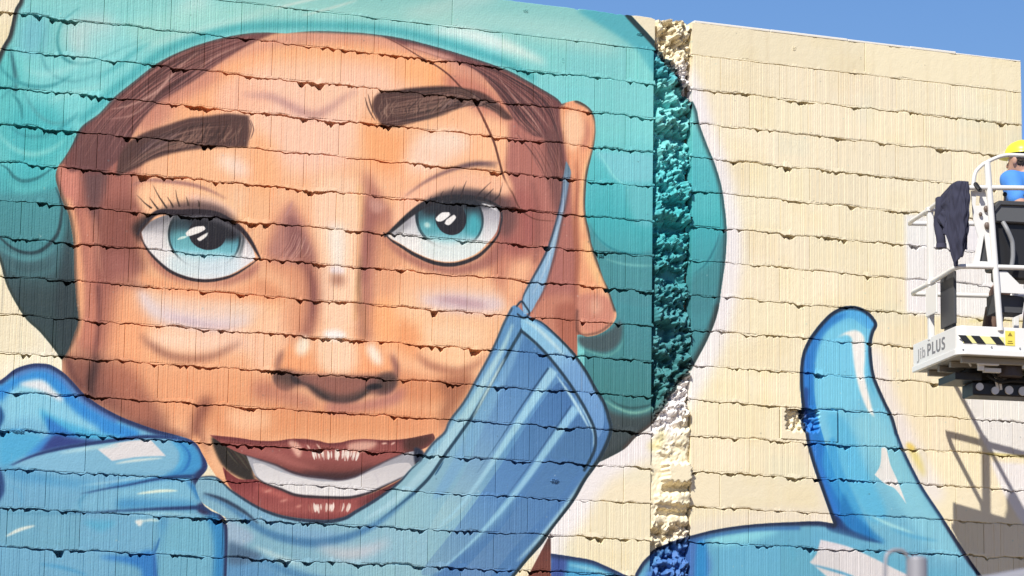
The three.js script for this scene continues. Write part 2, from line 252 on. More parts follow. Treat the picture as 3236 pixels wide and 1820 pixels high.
  // cheeks
  fill('65.7,475.8 81.7,477.1 88.8,430.0 82.2,395.4 68.7,402.4 59.5,433.2 61.2,457.0', '#f7b086', { b: 20 });
  fill('76.3,477.7 87.2,473.2 106.1,470.4 130.5,470.2 154.9,474.1 165.6,468.5 152.7,457.9 136.5,453.0 114.8,452.5 95.9,455.9 83.9,462.4', '#f3ddd6', { b: 22, a: 0.8 });
  fill('79.7,472.1 90.2,465.5 109.1,461.1 130.8,459.5 149.9,462.0 157.1,459.3 142.0,452.3 120.3,450.7 101.4,453.1 87.7,458.4', '#e9dae4', { b: 12, a: 0.95 });
  fill('78.0,474.7 85.1,471.0 92.0,459.3 83.8,464.0', '#ecdce6', { b: 8, a: 0.8 });
  line('98.4,459.2 112.0,456.0 128.3,453.4 147.4,453.8', '#cdb4c6', 14, { b: 8, t: 2, a: 0.8 });
  fill('81.4,485.0 108.4,480.2 135.7,478.0 157.3,486.7 173.9,484.2 174.3,473.5 135.8,472.7 103.3,473.4 81.6,478.1', '#f7ad82', { b: 9, a: 0.85 });
  fill('88.1,448.4 120.4,448.6 152.9,451.5 158.8,440.1 137.0,438.6 115.5,434.5 93.9,438.3', '#ffd4bd', { b: 12 });
  line('80.8,445.8 84.7,441.3 90.4,437.5 100.8,432.4 114.3,430.7 127.7,432.9 139.7,438.8 150.4,445.4', '#9a665a', 17, { b: 8, t: 2 });
  fill('67.9,423.3 94.4,425.1 137.4,428.0 170.3,424.9 170.9,406.2 138.6,391.0 106.4,389.1 79.6,395.3', '#f3ac82', { b: 22, a: 0.95 });
  fill('158.3,456.1 190.9,472.0 191.7,447.8 172.9,427.7 159.1,429.5', '#ffd0b4', { b: 14, a: 0.8 });
  fill('241.3,478.5 275.4,486.6 310.3,475.4 333.7,474.4 325.4,448.9 311.3,428.7 287.9,443.6 264.7,455.7 247.5,459.9', '#ffcda6', { b: 18 });
  fill('268.6,485.0 289.7,491.0 315.8,492.5 337.5,490.8 336.5,480.2 313.2,477.3 287.1,478.1', '#f0d8d2', { b: 18, a: 0.85 });
  fill('275.5,483.3 295.6,487.6 318.8,488.3 334.1,486.6 330.7,479.7 310.3,477.1 287.1,478.1', '#e6d0dc', { b: 9, a: 0.85 });
  line('285.8,484.1 298.6,484.0 313.1,482.8 323.3,482.5', '#b890a0', 20, { b: 8, t: 2, a: 0.75 });
  line('271.2,446.8 275.3,442.7 282.5,438.3 293.5,435.5 304.2,435.4 316.8,441.2 323.1,448.2', '#b0725c', 17, { b: 8, t: 2 });
  fill('258.6,468.9 276.0,461.9 270.7,442.4 256.2,452.3', '#f2a06c', { b: 14, a: 0.8 });
  fill('256.7,433.3 282.4,429.6 311.2,431.5 302.8,417.2 277.1,410.2 259.9,414.5', '#dc9068', { b: 14, a: 0.9 });
  fill('288.2,427.2 314.0,434.4 305.8,414.7 297.4,400.5 292.4,392.1 288.7,402.7 294.2,416.7', '#a86a52', { b: 11, a: 0.9 });
  // round the mouth
  fill('127.4,403.5 176.3,406.6 220.7,406.7 282.9,407.8 291.8,394.8 277.7,387.4 193.6,383.1 133.6,381.7', '#eaa076', { b: 16 });
  fill('141.1,399.1 165.5,400.6 171.4,390.3 149.7,384.8', '#ffcba8', { b: 14, a: 0.9 });
  fill('31.0,426.0 57.1,427.8 76.2,413.4 101.1,388.7 96.1,380.6 42.5,400.8', '#8e584e', { b: 16 });
  fill('58.0,420.0 75.8,423.9 87.2,403.6 93.1,388.3 74.4,392.4', '#b8745e', { b: 16, a: 0.9 });
  line('53.3,430.2 51.1,419.6 49.5,409.0 52.0,398.8', '#332023', 18, { b: 8, t: 2 });
  line('34.1,425.0 37.1,416.0 43.7,408.2', '#6e413e', 14, { b: 6 });
  line('127.4,403.5 122.4,392.7 121.1,382.1 124.7,371.8', '#8a5044', 26, { b: 11 });
  line('120.8,377.3 126.5,366.6 132.9,353.9 145.6,346.1', '#f6b488', 26, { b: 6 });
  fill('69.3,387.9 95.9,385.8 117.5,379.2 101.6,375.7 77.4,382.1', '#6e3e3a', { b: 8, a: 0.7 });
  // nose
  fill('196.9,554.3 210.7,563.8 227.9,559.8 232.0,532.6 231.3,494.1 227.7,461.2 208.1,456.0 200.6,486.3 196.3,518.6', '#ffd6ba', { b: 14 });
  fill('169.8,527.3 177.8,538.9 189.1,533.0 198.0,516.0 201.3,500.5 199.2,475.3 194.4,450.7 186.3,442.0 179.0,463.0 183.9,485.0 173.7,492.3 162.3,500.9 165.3,513.3', '#e09a78', { b: 16, a: 0.9 });
  fill('172.6,527.5 180.5,542.4 186.9,534.2 194.0,521.2 198.8,507.9 198.5,500.3 186.8,500.4 175.1,501.1 165.5,505.2 168.5,516.3', '#b9827a', { b: 10, a: 0.9 });
  fill('178.6,530.7 182.4,533.3 190.0,521.9 197.1,507.8 194.5,502.1 185.4,506.8 179.6,514.5', '#8f5c5c', { b: 8, a: 0.85 });
  strands('170.6,502.4 177.4,514.3 182.6,528.4', '190.1,500.7 196.0,507.7 198.6,517.2', 26, ['#e2b6ac', '#7d4a4a', '#c9968c', '#8d5656'], 3, { a: 0.6, w: 0 });
  line('177.4,532.0 180.1,537.4 182.1,543.1', '#c4908c', 5, { b: 2, t: 2 });
  line('191.1,504.6 195.9,494.1 198.4,483.4 198.3,469.9 195.9,456.2 192.3,446.2', '#a3685c', 30, { b: 10 });
  line('194.0,499.4 197.7,488.8 198.7,475.3 197.4,461.7', '#86504e', 10, { b: 4, t: 2, a: 0.8 });
  fill('207.8,527.8 219.1,528.2 219.8,502.0 214.3,495.5 210.1,506.1', '#f8ece8', { b: 10, a: 0.95 });
  line('229.6,557.2 232.0,532.6 230.9,510.5 229.9,483.1 229.2,466.7', '#fac896', 14, { b: 6 });
  fill('232.8,568.6 241.0,558.3 248.1,547.8 257.0,538.9 253.0,523.4 245.1,509.0 241.7,486.8 243.3,467.8 239.2,451.1 232.9,453.4 231.7,477.8 231.7,499.7 232.3,521.6 234.0,541.1', '#b87a6c', { b: 11 });
  fill('234.4,549.4 242.5,544.6 241.9,525.2 237.7,508.4 234.8,489.0 231.9,494.2 232.3,521.6', '#a0645f', { b: 8, a: 0.85 });
  fill('236.7,549.6 244.7,548.6 248.2,545.1 243.8,540.2 238.0,541.4', '#d8a69c', { b: 6, a: 0.7 });
  line('232.0,510.6 230.7,496.8 231.0,483.2 234.2,469.8', '#7d5f48', 7, { b: 4, t: 2, a: 0.8 });
  fill('242.8,533.5 257.3,523.7 260.7,502.0 252.7,479.4 244.0,484.2 241.8,505.9', '#e3a07e', { b: 14, a: 0.8 });
  line('231.5,475.1 234.8,467.1 234.6,456.2 232.5,449.0', '#b88068', 20, { b: 8 });
  fill('241.3,478.5 255.5,479.6 259.0,455.2 247.8,449.0 238.9,462.0', '#ffb27c', { b: 14, a: 0.8 });
  fill('175.4,435.9 186.1,447.4 202.7,451.3 225.1,452.8 244.9,448.8 256.5,438.7 256.8,427.9 231.4,426.2 197.9,424.0 175.8,423.9', '#f9ae80', { b: 10 });
  fill('202.6,454.0 225.0,456.6 231.0,439.7 225.7,428.5 209.0,427.4 202.0,437.7', '#ffd9be', { b: 11 });
  blob('214.8,498.3', 20, 10, '#f6e8ee', { b: 4 });
  blob('215.6,491.8', 20, 16, '#b07c6a', { b: 8, a: 0.8 });
  blob('214.4,454.2', 30, 13, '#fffaff', { b: 6 });
  blob('192.3,445.1', 17, 26, '#fff1e2', { b: 7, r: 0.35 });
  blob('242.8,442.7', 15, 30, '#fff1e6', { b: 7, r: -0.6 });
  line('178.6,441.5 176.0,434.6 174.9,425.2', '#9a6a60', 12, { b: 5, t: 2 });
  line('254.7,444.0 258.3,436.1 259.1,428.0', '#8e5a58', 14, { b: 6, t: 2 });
  fill('173.0,425.6 181.2,428.3 192.3,426.9 203.4,426.0 225.8,426.9 248.2,429.5 257.3,431.7 259.1,425.9 255.3,419.7 247.2,415.3 238.7,415.9 231.2,411.1 221.8,408.4 212.3,408.8 203.8,411.5 195.3,417.4 188.2,416.9 180.5,414.8 174.9,418.8', '#7d5550', { b: 6 });
  fill('195.1,425.2 220.2,425.5 239.8,426.8 231.6,416.8 217.7,412.9 203.7,417.7', '#9c655a', { b: 8, a: 0.9 });
  fill('173.0,424.5 180.1,427.1 185.7,424.3 187.0,419.0 181.6,414.9 176.0,417.2', '#5a423e', { b: 6 });
  fill('246.0,428.3 253.9,430.9 259.1,428.0 257.5,421.4 251.4,417.8 245.7,419.0', '#59403c', { b: 6 });
  fill('198.1,419.2 212.1,414.2 223.3,413.3 234.4,417.2 241.6,423.1 240.1,417.6 230.7,411.1 220.7,408.3 209.5,409.7 201.0,413.5', '#4a3836', { b: 6, a: 0.9 });
  line('186.9,423.3 191.9,420.4 197.5,418.6 204.3,414.2 212.8,410.2 222.3,409.5 231.8,412.5 238.4,417.5 243.4,421.6 248.4,422.5', '#2c2426', 7, { b: 3, t: 2, a: 0.9 });
  fill('237.2,419.6 241.6,422.6 247.3,422.9 249.0,420.9 242.9,418.9', '#241d22', { b: 2 });
  fill('184.0,425.2 187.9,424.4 191.9,420.4 188.1,419.1 185.3,421.0', '#3b2d30', { b: 2.5 });
  line('173.0,425.0 174.3,419.3 178.3,415.8 183.8,415.1', '#3f3437', 7, { b: 3, t: 2 });
  line('245.7,417.4 251.9,417.3 256.4,420.8 258.0,426.6', '#4c383c', 8, { b: 4, t: 2 });
  fill('159.5,418.8 173.2,419.7 192.7,413.0 203.9,408.3 198.5,402.6 173.6,406.4 159.8,408.2', '#c07d6c', { b: 12, a: 0.8 });
  fill('209.5,407.6 231.8,409.5 254.2,416.9 265.5,421.7 260.0,410.7 232.0,403.1 212.5,400.8', '#b57470', { b: 9, a: 0.8 });
  // right of the face, ear
  fill('339.9,626.8! 378.8,633.6! 394.6,586.5! 392.8,535.1! 392.1,450.7! 345.4,480.8! 353.6,520.6! 344.0,559.1! 334.8,580.9!', '#b5746c', { b: 6 });
  fill('324.0,523.7 344.5,531.0 365.4,521.5 362.8,498.9 345.3,486.4 327.4,501.7', '#d08a74', { b: 14 });
  fill('341.8,514.0 356.6,518.0 353.9,501.0 345.3,486.4 336.4,491.3', '#f9bd98', { b: 12 });
  fill('326.3,557.6 352.9,565.6 362.1,543.8 353.6,520.6 329.9,524.2', '#a7635e', { b: 14, a: 0.9 });
  line('355.7,571.5 359.0,554.8 359.9,532.3 358.1,515.3', '#8a5450', 10, { b: 5, a: 0.7 });
  fill('354.2,484.3 374.8,494.2 391.6,489.9 392.1,450.7 375.3,455.1 360.3,468.0', '#cd8874', { b: 9 });
  fill('373.5,482.9 390.4,487.0 390.9,450.6 381.3,452.8', '#ad6556', { b: 8, a: 0.8 });
  fill('374.1,627.4 384.9,633.1 396.5,630.2 401.4,621.5 401.6,607.2 398.7,592.6 395.9,578.0 394.9,558.0 396.3,541.1 401.4,524.5 410.7,504.0 404.7,495.1 391.5,494.1 389.3,523.5 386.0,551.5 383.8,579.7 378.1,602.0', '#f2ac86', { b: 4 });
  fill('379.0,622.2 388.0,627.1 394.2,617.9 393.1,606.3 385.4,597.0 379.2,605.0', '#ffcfae', { b: 8 });
  line('395.4,620.9 396.7,609.6 392.6,597.7', '#d08c78', 14, { b: 5, t: 2 });
  line('387.9,591.5 389.3,571.7 388.4,546.1 390.0,520.7 389.1,495.3 390.1,464.5', '#a4604e', 13, { b: 5, t: 2 });
  line('398.7,598.3 394.1,577.8 392.6,554.9 394.6,538.1', '#ffcfa0', 10, { b: 4, t: 2 });
  line('395.2,535.3 400.2,521.6 406.4,507.9 410.7,500.9', '#ffcb98', 26, { b: 7, t: 2 });
  fill('391.5,494.1 404.7,496.5 414.4,494.4 418.8,483.5 414.0,474.7 405.0,469.0 396.0,468.9 391.8,475.9', '#d6917f', { b: 5 });
  blob('404.2,488.0', 16, 22, '#eab09a', { b: 8 });
  line('390.5,484.2 390.6,470.2 394.9,467.1 406.8,469.7 417.0,477.1', '#6b4440', 5, { b: 2.5 });
  line('419.3,486.3 413.1,502.8 404.4,521.9 398.8,539.8 395.5,558.0 396.5,580.9 401.7,601.4 403.3,616.0 400.8,625.5 395.2,630.7 387.3,633.3', '#33383a', 8, { b: 2.5 });
  line('20.3,550.5 20.6,544.9 23.6,535.9 27.6,527.0 31.1,519.3 33.9,505.0 35.9,481.4 37.7,463.1 39.3,450.2 36.7,439.5 31.0,426.0', '#35302f', 8, { b: 4 });
  // hair at the hairline
  const HL = '168.5,659.8! 152.9,656.9 133.8,652.6 113.4,644.8 96.4,636.1 83.2,627.1 70.1,614.8 57.2,602.6 47.7,590.9 36.2,580.3 30.1,567.1 25.4,554.7! 30.4,549.3 37.4,551.0 44.2,548.4 52.5,551.9 62.3,560.8 66.8,568.8 69.8,576.3 74.8,585.7 85.5,600.4 97.4,609.7 110.7,619.3 122.2,628.8 135.7,639.0 152.0,650.2';
  fill(HL, '#7d4d4c', { b: 3 });
  within(HL, () => {
    fill('76.6,608.1 95.0,623.7 108.7,622.4 92.9,607.1 79.7,597.6', '#5c3a3a', { b: 8, a: 0.8 });
    fill('35.0,577.0 50.6,586.6 69.4,585.7 65.0,561.1 44.2,548.4 33.3,555.4', '#6d4648', { b: 8, a: 0.8 });
    strands('151.7,656.8 118.8,646.0 94.6,634.0 71.0,613.0 47.8,589.0 30.4,560.5', '154.7,652.2 130.3,632.9 111.6,617.2 87.8,598.4 72.3,580.6 62.4,558.2', 70, ['#a87470', '#54322f', '#936460', '#4c2e2f'], 3, { a: 0.75 });
    line('113.6,639.4 100.3,627.0 87.3,610.6 71.5,599.5 55.6,593.8', '#c79a92', 5, { b: 1.5, t: 2 });
    line('97.5,629.4 89.9,613.6 79.6,599.8 69.2,591.1 53.2,586.8', '#b88a84', 4, { b: 1.5, t: 2 });
    line('151.9,651.8 135.5,643.1 122.0,634.8 108.7,622.4', '#c8968c', 5, { b: 1.5, t: 2, a: 0.8 });
  });
  line('168.5,659.2 151.9,652.4 132.9,638.7 114.2,623.0 98.2,609.8 82.4,597.3 72.2,583.3', '#6e4744', 5, { b: 3, a: 0.6 });
  const HR = '239.4,666.0! 259.4,664.8 281.4,661.9 303.5,658.0 325.8,653.3 350.1,645.0 361.6,639.9 372.8,634.4 378.3,630.1! 375.3,626.1 376.7,610.5 379.4,590.7 381.3,582.4! 373.5,584.5 367.3,595.3 364.8,603.6 355.2,605.5 346.2,610.3 339.5,618.2 331.6,628.8 323.7,637.9 314.1,646.3 304.5,650.4 289.2,653.3 277.4,656.0 262.8,659.0 251.1,661.7';
  fill(HR, '#75484a', { b: 3 });
  within(HR, () => {
    fill('259.8,660.4 271.5,659.9 286.2,657.0 298.0,653.7 286.2,653.6 271.6,656.0', '#d9a093', { b: 4 });
    fill('340.1,615.4 358.1,614.3 358.2,604.4 343.3,605.8', '#a9706a', { b: 8 });
    strands('300.9,656.9 327.6,650.6 351.6,641.7 369.8,632.7 376.7,610.5 380.7,585.2', '301.0,651.8 318.9,641.7 331.6,628.8 343.1,612.9 358.2,603.0 373.5,584.5', 60, ['#9b6763', '#4a2d31', '#845452', '#3f282c'], 3, { a: 0.8 });
    line('327.7,645.5 339.8,632.5 355.0,616.9 364.2,603.5', '#c59790', 4, { t: 2, b: 1, a: 0.8 });
    line('342.8,635.6 354.9,625.5 370.1,609.8', '#b98a86', 3, { t: 2, b: 1, a: 0.8 });
  });
  fill('364.2,606.4 376.1,610.4 380.7,585.2 381.1,556.8 374.0,550.5 367.7,572.6', '#704a4a', { b: 9, a: 0.75 });
  strands('340.3,606.9 352.4,593.9 361.6,580.5 370.8,561.5', '370.1,609.8 376.3,596.2 379.5,582.2 381.0,562.4', 18, ['#5f3b3c', '#9c6a64'], 3, { a: 0.6 });
  line('241.2,665.4 255.8,659.9 270.5,653.0 281.7,648.3 292.6,641.8 302.5,632.9 313.0,622.4 321.3,607.9 326.8,596.5 330.6,584.2 333.7,574.6 337.7,567.0 341.0,562.3 345.0,554.4 350.7,549.0 359.1,545.8 372.5,545.8', '#65382e', 6, { t: 2, b: 0.6 });
  line('313.4,621.2 320.0,611.1 325.6,599.8', '#7a4436', 4, { t: 2 });
  // edge of the cap over the hair
  line('22.7,555.0 30.1,568.5 36.2,581.1 47.7,591.7 57.1,603.4 70.1,615.6 83.1,627.9 96.4,637.0 113.3,645.7 133.8,653.4 152.8,658.1 173.8,661.2 194.9,663.6 223.3,665.6 241.2,665.9 259.4,665.1 281.4,662.1 303.5,658.3 325.8,653.6 338.9,649.8 350.1,645.3 361.6,640.2 372.8,634.7 377.7,631.2', '#2b4650', 12, { b: 3 });
});
within(CAP, () => line('36.0,585.1 47.5,596.0 57.0,607.5 69.9,619.4 83.0,631.7 96.3,640.8 113.2,649.2 133.7,657.0 152.7,661.4 173.7,664.6 194.8,666.9 223.2,669.3 241.1,669.6 259.3,668.8 281.3,666.1 303.4,662.3 325.7,657.6 338.9,653.8 354.5,646.6', '#34a5b4', 16, { b: 7, a: 0.8 }));

// ---- brows
function brow(shape, a, b, n) {
  fill(shape, '#583a36', { b: 2.5 });
  within(shape, () => strands(a, b, n, ['#86625a', '#38241f', '#97766c', '#402b28'], 3, { a: 0.6 }));
}
brow('149.7,598.9! 137.0,599.0 128.8,597.6 118.4,595.2 108.4,593.1 95.0,587.5 81.7,581.8 71.7,575.7 65.2,568.6 61.8,560.2 60.7,548.9! 67.5,552.2 75.9,556.7 82.4,561.4 95.7,567.2 109.2,571.2 129.6,575.1 149.4,577.2! 150.6,588.3', '62.6,552.8 83.2,577.6 109.8,591.1 148.1,598.5', '62.8,550.1 89.0,565.5 115.9,572.9 154.3,578.8', 26);
strands('97.1,568.4 102.2,576.5 109.9,589.2', '142.2,576.5 145.8,585.1 150.3,598.2', 46, ['#3f2a27', '#8a665c', '#35221f', '#977468'], 3.2, { a: 0.6 });
strands('65.0,561.1 72.7,569.9 80.5,577.4', '88.9,568.7 99.4,577.9 115.3,591.7', 24, ['#8f706e', '#4c3436'], 3, { a: 0.6 });
for (const s of ['148.7,598.0 151.7,591.2 149.8,581.1', '150.9,596.6 153.4,589.7 151.4,582.9']) line(s, '#7c5c58', 3, { t: 2 });
brow('238.0,620.3! 243.1,625.1 253.1,627.2 267.5,630.7 289.3,634.1 307.5,633.7 318.8,631.5 329.9,624.9 340.7,615.5! 333.9,614.8 326.4,619.4 315.1,622.6 304.2,620.9 293.2,616.1 278.7,610.1 264.3,604.8 253.7,601.5 245.1,601.5 240.7,606.1 237.0,613.5', '239.1,622.1 266.4,629.4 301.3,634.2 340.1,616.6', '243.9,601.9 266.9,606.4 301.6,620.6 334.2,615.4', 60);
strands('241.0,602.8 241.4,611.2 243.4,622.6', '287.1,613.0 292.8,622.0 301.4,631.9', 34, ['#86645a', '#33221f', '#9a7a6e'], 3.2, { a: 0.6 });
strands('284.2,614.1 292.7,623.4 301.4,631.9', '322.2,622.1 328.1,625.0 334.0,625.6', 16, ['#3d2c2f', '#907270'], 3, { a: 0.7 });
for (const s of ['233.6,622.7 236.2,614.0 240.4,605.5', '231.4,620.2 234.5,611.6 239.3,604.3']) line(s, '#6f5048', 4, { t: 2 });
line('255.3,607.0 272.6,608.7 292.9,615.2', '#3b2b30', 6, { t: 2, b: 2, a: 0.6 });

// ---- eyes
within(FACE, () => {
  fill('75.2,540.5 95.1,548.3 122.3,547.5 144.6,535.9 156.1,523.4 145.0,525.1 128.3,531.8 106.5,532.6 85.2,525.4', '#ffcba4', { b: 9 });
  fill('108.9,540.4 128.0,539.9 144.8,530.5 133.9,529.6 117.4,533.5', '#ecc3b8', { b: 8, a: 0.9 });
  line('70.0,542.8 79.5,547.9 92.9,548.9 110.0,548.3 123.8,545.5 136.2,540.6', '#a6746e', 9, { b: 3, t: 2 });
  fill('87.8,526.9 101.0,534.3 117.2,537.3 133.7,534.4 145.0,525.1 134.0,527.4 117.5,529.2 101.2,528.9', '#5d474a', { b: 6, a: 0.9 });
  fill('72.7,515.2 77.3,521.5 82.0,525.1 85.4,520.0 80.3,511.6 78.4,506.1', '#33211f', { b: 6 });
  const EL = '79.2,513.1! 85.4,520.8 97.3,526.7 110.7,529.2 127.6,528.8 141.5,523.2 148.6,516.8 156.1,507.1 157.4,501.3! 149.3,495.2 139.4,489.1 125.9,485.3 112.3,485.6 98.6,489.8 87.6,497.8 81.7,505.3';
  fill('78.1,514.0 88.9,498.9 100.0,489.2 113.7,484.4 127.3,483.3 143.5,488.9 159.6,499.3 157.1,491.0 138.2,482.5 119.2,481.1 100.2,483.8 86.4,493.4', '#b07066', { b: 7, a: 0.9 });
  fill(EL, { p: '117.5,528.2 119.1,485.3', s: [0, '#8e8d98', 0.28, '#b6b4c0', 0.36, '#dcd9e2', 0.6, '#f1eef6', 1, '#f7f5fb'] });
  within(EL, () => {
    blob('122.1,514.0', 92, 84, '#1d2a33');
    blob('122.1,513.5', 86, 78, { p: '117.5,528.2 118.8,492.0', s: [0, '#222e39', 0.28, '#344c5a', 0.5, '#4f8fa4', 0.64, '#7cc6dc', 0.8, '#bfe3f4', 1, '#dcedfb'] });
    fill('99.6,499.8 124.1,495.9 145.7,503.6 143.4,489.9 102.8,486.7', '#dcedfa', { b: 9 });
    blob('107.3,510.1', 30, 24, '#6fb9cc', { b: 9, a: 0.8 });
    blob('139.5,509.0', 20, 26, '#6ab4cc', { b: 8, a: 0.8 });
    blob('124.0,515.8', 47, 40, '#1b1823');
    fill('107.2,530.0 133.8,530.7 146.8,521.2 142.7,513.0 132.3,513.2 115.1,521.0', '#1b1a24', { b: 7 });
  line('145.0,525.1 148.7,514.6 145.8,500.9', '#1d2a33', 6, { b: 3, t: 2 });
    fill('78.9,514.1 85.4,520.8 97.3,526.4 110.7,529.2 127.6,528.8 145.1,521.1 156.6,506.6 145.3,517.6 128.6,524.8 109.5,525.3 96.1,522.0', '#6d6a76', { b: 5, a: 0.8 });
    fill('109.1,515.1! 111.9,518.0 116.2,520.0 121.1,520.9! 122.5,518.9 118.0,515.8 110.5,513.0', '#f7f4fb');
    fill('117.0,512.0! 121.3,515.0 124.5,516.9! 123.5,514.1 119.0,510.5', '#f7f4fb');
    fill('103.6,510.0 106.2,512.4 110.5,513.0 107.8,511.2', '#d3eef2');
  });
  line('78.2,510.9 82.3,503.7 88.4,496.8 99.5,488.6 112.6,484.5 126.2,484.3 140.2,488.1 150.4,494.3 158.5,500.8', '#2a2027', 8, { t: 2, b: 0.8 });
  line('76.6,510.7 78.6,516.2 84.7,523.4 91.0,527.7 103.9,528.6 117.5,530.0 131.2,529.1 145.7,521.9 153.7,513.4 158.3,506.2 161.2,501.6', '#271d26', 15, { t: 2, b: 1 });
  for (const s of ['85.6,529.7 81.1,532.5 75.0,537.9', '95.8,530.6 90.1,538.1 85.5,545.8', '104.4,532.4 102.5,537.6 101.2,544.0', '89.9,529.5 85.9,534.0 83.7,537.0', '100.1,531.5 97.7,535.6 95.5,538.6', '110.3,533.5 109.6,536.6 108.4,539.8', '117.4,533.5 117.3,536.2 116.6,538.3']) line(s, '#3a2821', 5, { t: 1, b: 0.7 });
  line('145.0,525.1 153.4,520.4 158.8,526.3', '#e9a57d', 6, { b: 3, a: 0.6, t: 2 });

  fill('256.7,551.4 273.7,562.3 296.7,573.4 320.1,573.9 337.9,569.9 335.2,558.3 308.7,558.2 279.7,553.4 259.9,535.0 252.8,531.6', '#ffc6a8', { b: 9 });
  line('261.8,553.5 276.2,564.8 290.6,573.1 305.1,578.7 319.7,582.3 331.8,583.4', '#866064', 8, { b: 3, t: 2 });
  line('299.5,577.6 314.1,581.2 328.9,580.9', '#5b4450', 12, { b: 4, t: 2, a: 0.8 });
  fill('274.0,549.6 288.3,558.6 305.7,563.0 326.3,561.5 337.0,555.1 335.4,547.1 320.5,554.8 297.1,555.0 279.8,549.0', '#463a40', { b: 6 });
  fill('326.3,557.6 341.1,558.9 344.3,542.3 335.7,530.3 329.6,541.0', '#6a4a4a', { b: 9, a: 0.8 });
  const ER = '249.0,524.7! 255.4,530.5 265.8,540.5 276.6,548.1 291.0,553.3 305.5,555.4 320.2,555.0 330.9,551.5! 331.6,545.4 329.4,534.8 322.8,525.9 313.6,517.3 299.1,511.4 284.7,511.1 270.1,515.4 259.1,520.6 253.3,523.1';
  fill('247.3,525.6 257.5,518.2 270.2,512.4 284.7,508.3 300.9,508.5 318.3,515.5 329.8,527.0 335.7,530.3 330.1,513.1 304.0,502.6 275.0,504.8 254.7,515.2', '#a86a64', { b: 7, a: 0.9 });
  fill(ER, { p: '288.4,552.8 292.2,511.4', s: [0, '#9a9aa6', 0.3, '#bcbcc8', 0.5, '#dedfe8', 0.7, '#f4f3f9', 1, '#fbfafe'] });
  within(ER, () => {
    blob('294.7,541.3', 92, 84, '#20303a');
    blob('295.0,541.4', 85, 78, { p: '291.3,554.4 293.5,519.8', s: [0, '#2b3944', 0.35, '#38606e', 0.6, '#4fa2b4', 0.8, '#93cfe0', 1, '#d4ebf6'] });
    fill('274.5,525.7 294.8,523.5 321.0,529.1 315.4,514.7 280.6,513.2', '#e8f2f9', { b: 8 });
    blob('312.6,537.9', 18, 30, '#4ab2c4', { b: 7 });
    blob('279.0,533.3', 22, 18, '#62aebe', { b: 7 });
    blob('295.6,541.1', 42, 43, '#20202a');
    fill('274.0,547.3 288.4,554.2 320.5,557.0 326.4,551.9 303.1,548.2 279.9,542.3', '#25262f', { b: 5, a: 0.9 });
    fill('284.6,540.2! 286.9,542.9 289.7,544.8 294.4,545.2! 295.0,543.3 289.3,538.6 285.5,538.3', '#f9f8fd');
    fill('291.1,537.1! 292.7,540.1 297.9,543.9! 299.4,541.8 294.6,536.3', '#f9f8fd');
    blob('278.6,535.0', 8, 7, '#bfe6ea', { b: 2 });
    fill('249.0,524.7 257.1,530.9 265.9,539.4 265.7,533.8 257.3,526.5', '#9a97a2', { b: 4, a: 0.8 });
    line('318.2,553.5 325.3,551.8 329.4,549.4', '#e9e9f0', 6, { t: 2, b: 1 });
    blob('252.2,524.4', 6, 9, '#f6e9e6', { b: 2 });
  });
  line('246.9,527.3 252.8,522.3 260.3,518.5 270.8,513.3 284.7,509.1 299.2,509.2 314.2,515.1 324.0,523.7 330.9,533.3 333.1,544.1', '#29242b', 10, { t: 2, b: 0.8 });
  line('247.6,524.0 254.3,530.1 265.8,541.1 276.6,549.2 291.0,554.4 305.5,556.8 320.2,556.4 332.9,552.0', '#25232b', 17, { t: 2, b: 1 });
  line('332.0,552.4 333.1,544.1 331.4,535.6', '#35333c', 6, { t: 2 });
  for (const s of ['288.9,554.2 288.3,557.0 290.0,559.9', '295.9,555.4 295.8,558.8 298.0,564.6', '302.9,556.6 304.5,562.9 306.7,568.7', '313.4,557.0 318.0,562.4 324.9,569.5', '325.8,555.3 331.0,560.8 333.2,570.0', '280.9,550.2 280.3,552.9 281.4,555.8', '319.3,556.9 323.9,561.8 326.8,564.9']) line(s, '#35282b', 5, { t: 1, b: 0.7 });
});

within(FACE, () => {
  blob('139.9,563.8', 46, 22, '#fde6de', { b: 13, a: 0.85, r: 0.35 });
  blob('144.4,541.9', 20, 34, '#fbd3b6', { b: 12, a: 0.7 });
  blob('287.5,595.5', 60, 18, '#ffe6d8', { b: 13, a: 0.8, r: -0.1 });
  blob('112.5,443.3', 90, 16, '#ffdcc8', { b: 12, a: 0.7 });
  blob('299.0,460.8', 80, 22, '#ffdcbc', { b: 14, a: 0.8 });
  line('65.5,481.1 73.7,477.5 84.9,476.8', '#8e5a50', 12, { b: 7, t: 2, a: 0.7 });
  line('157.1,491.0 162.9,483.4 171.3,478.6 182.4,478.4', '#d08a68', 22, { b: 12, t: 2, a: 0.7 });
});
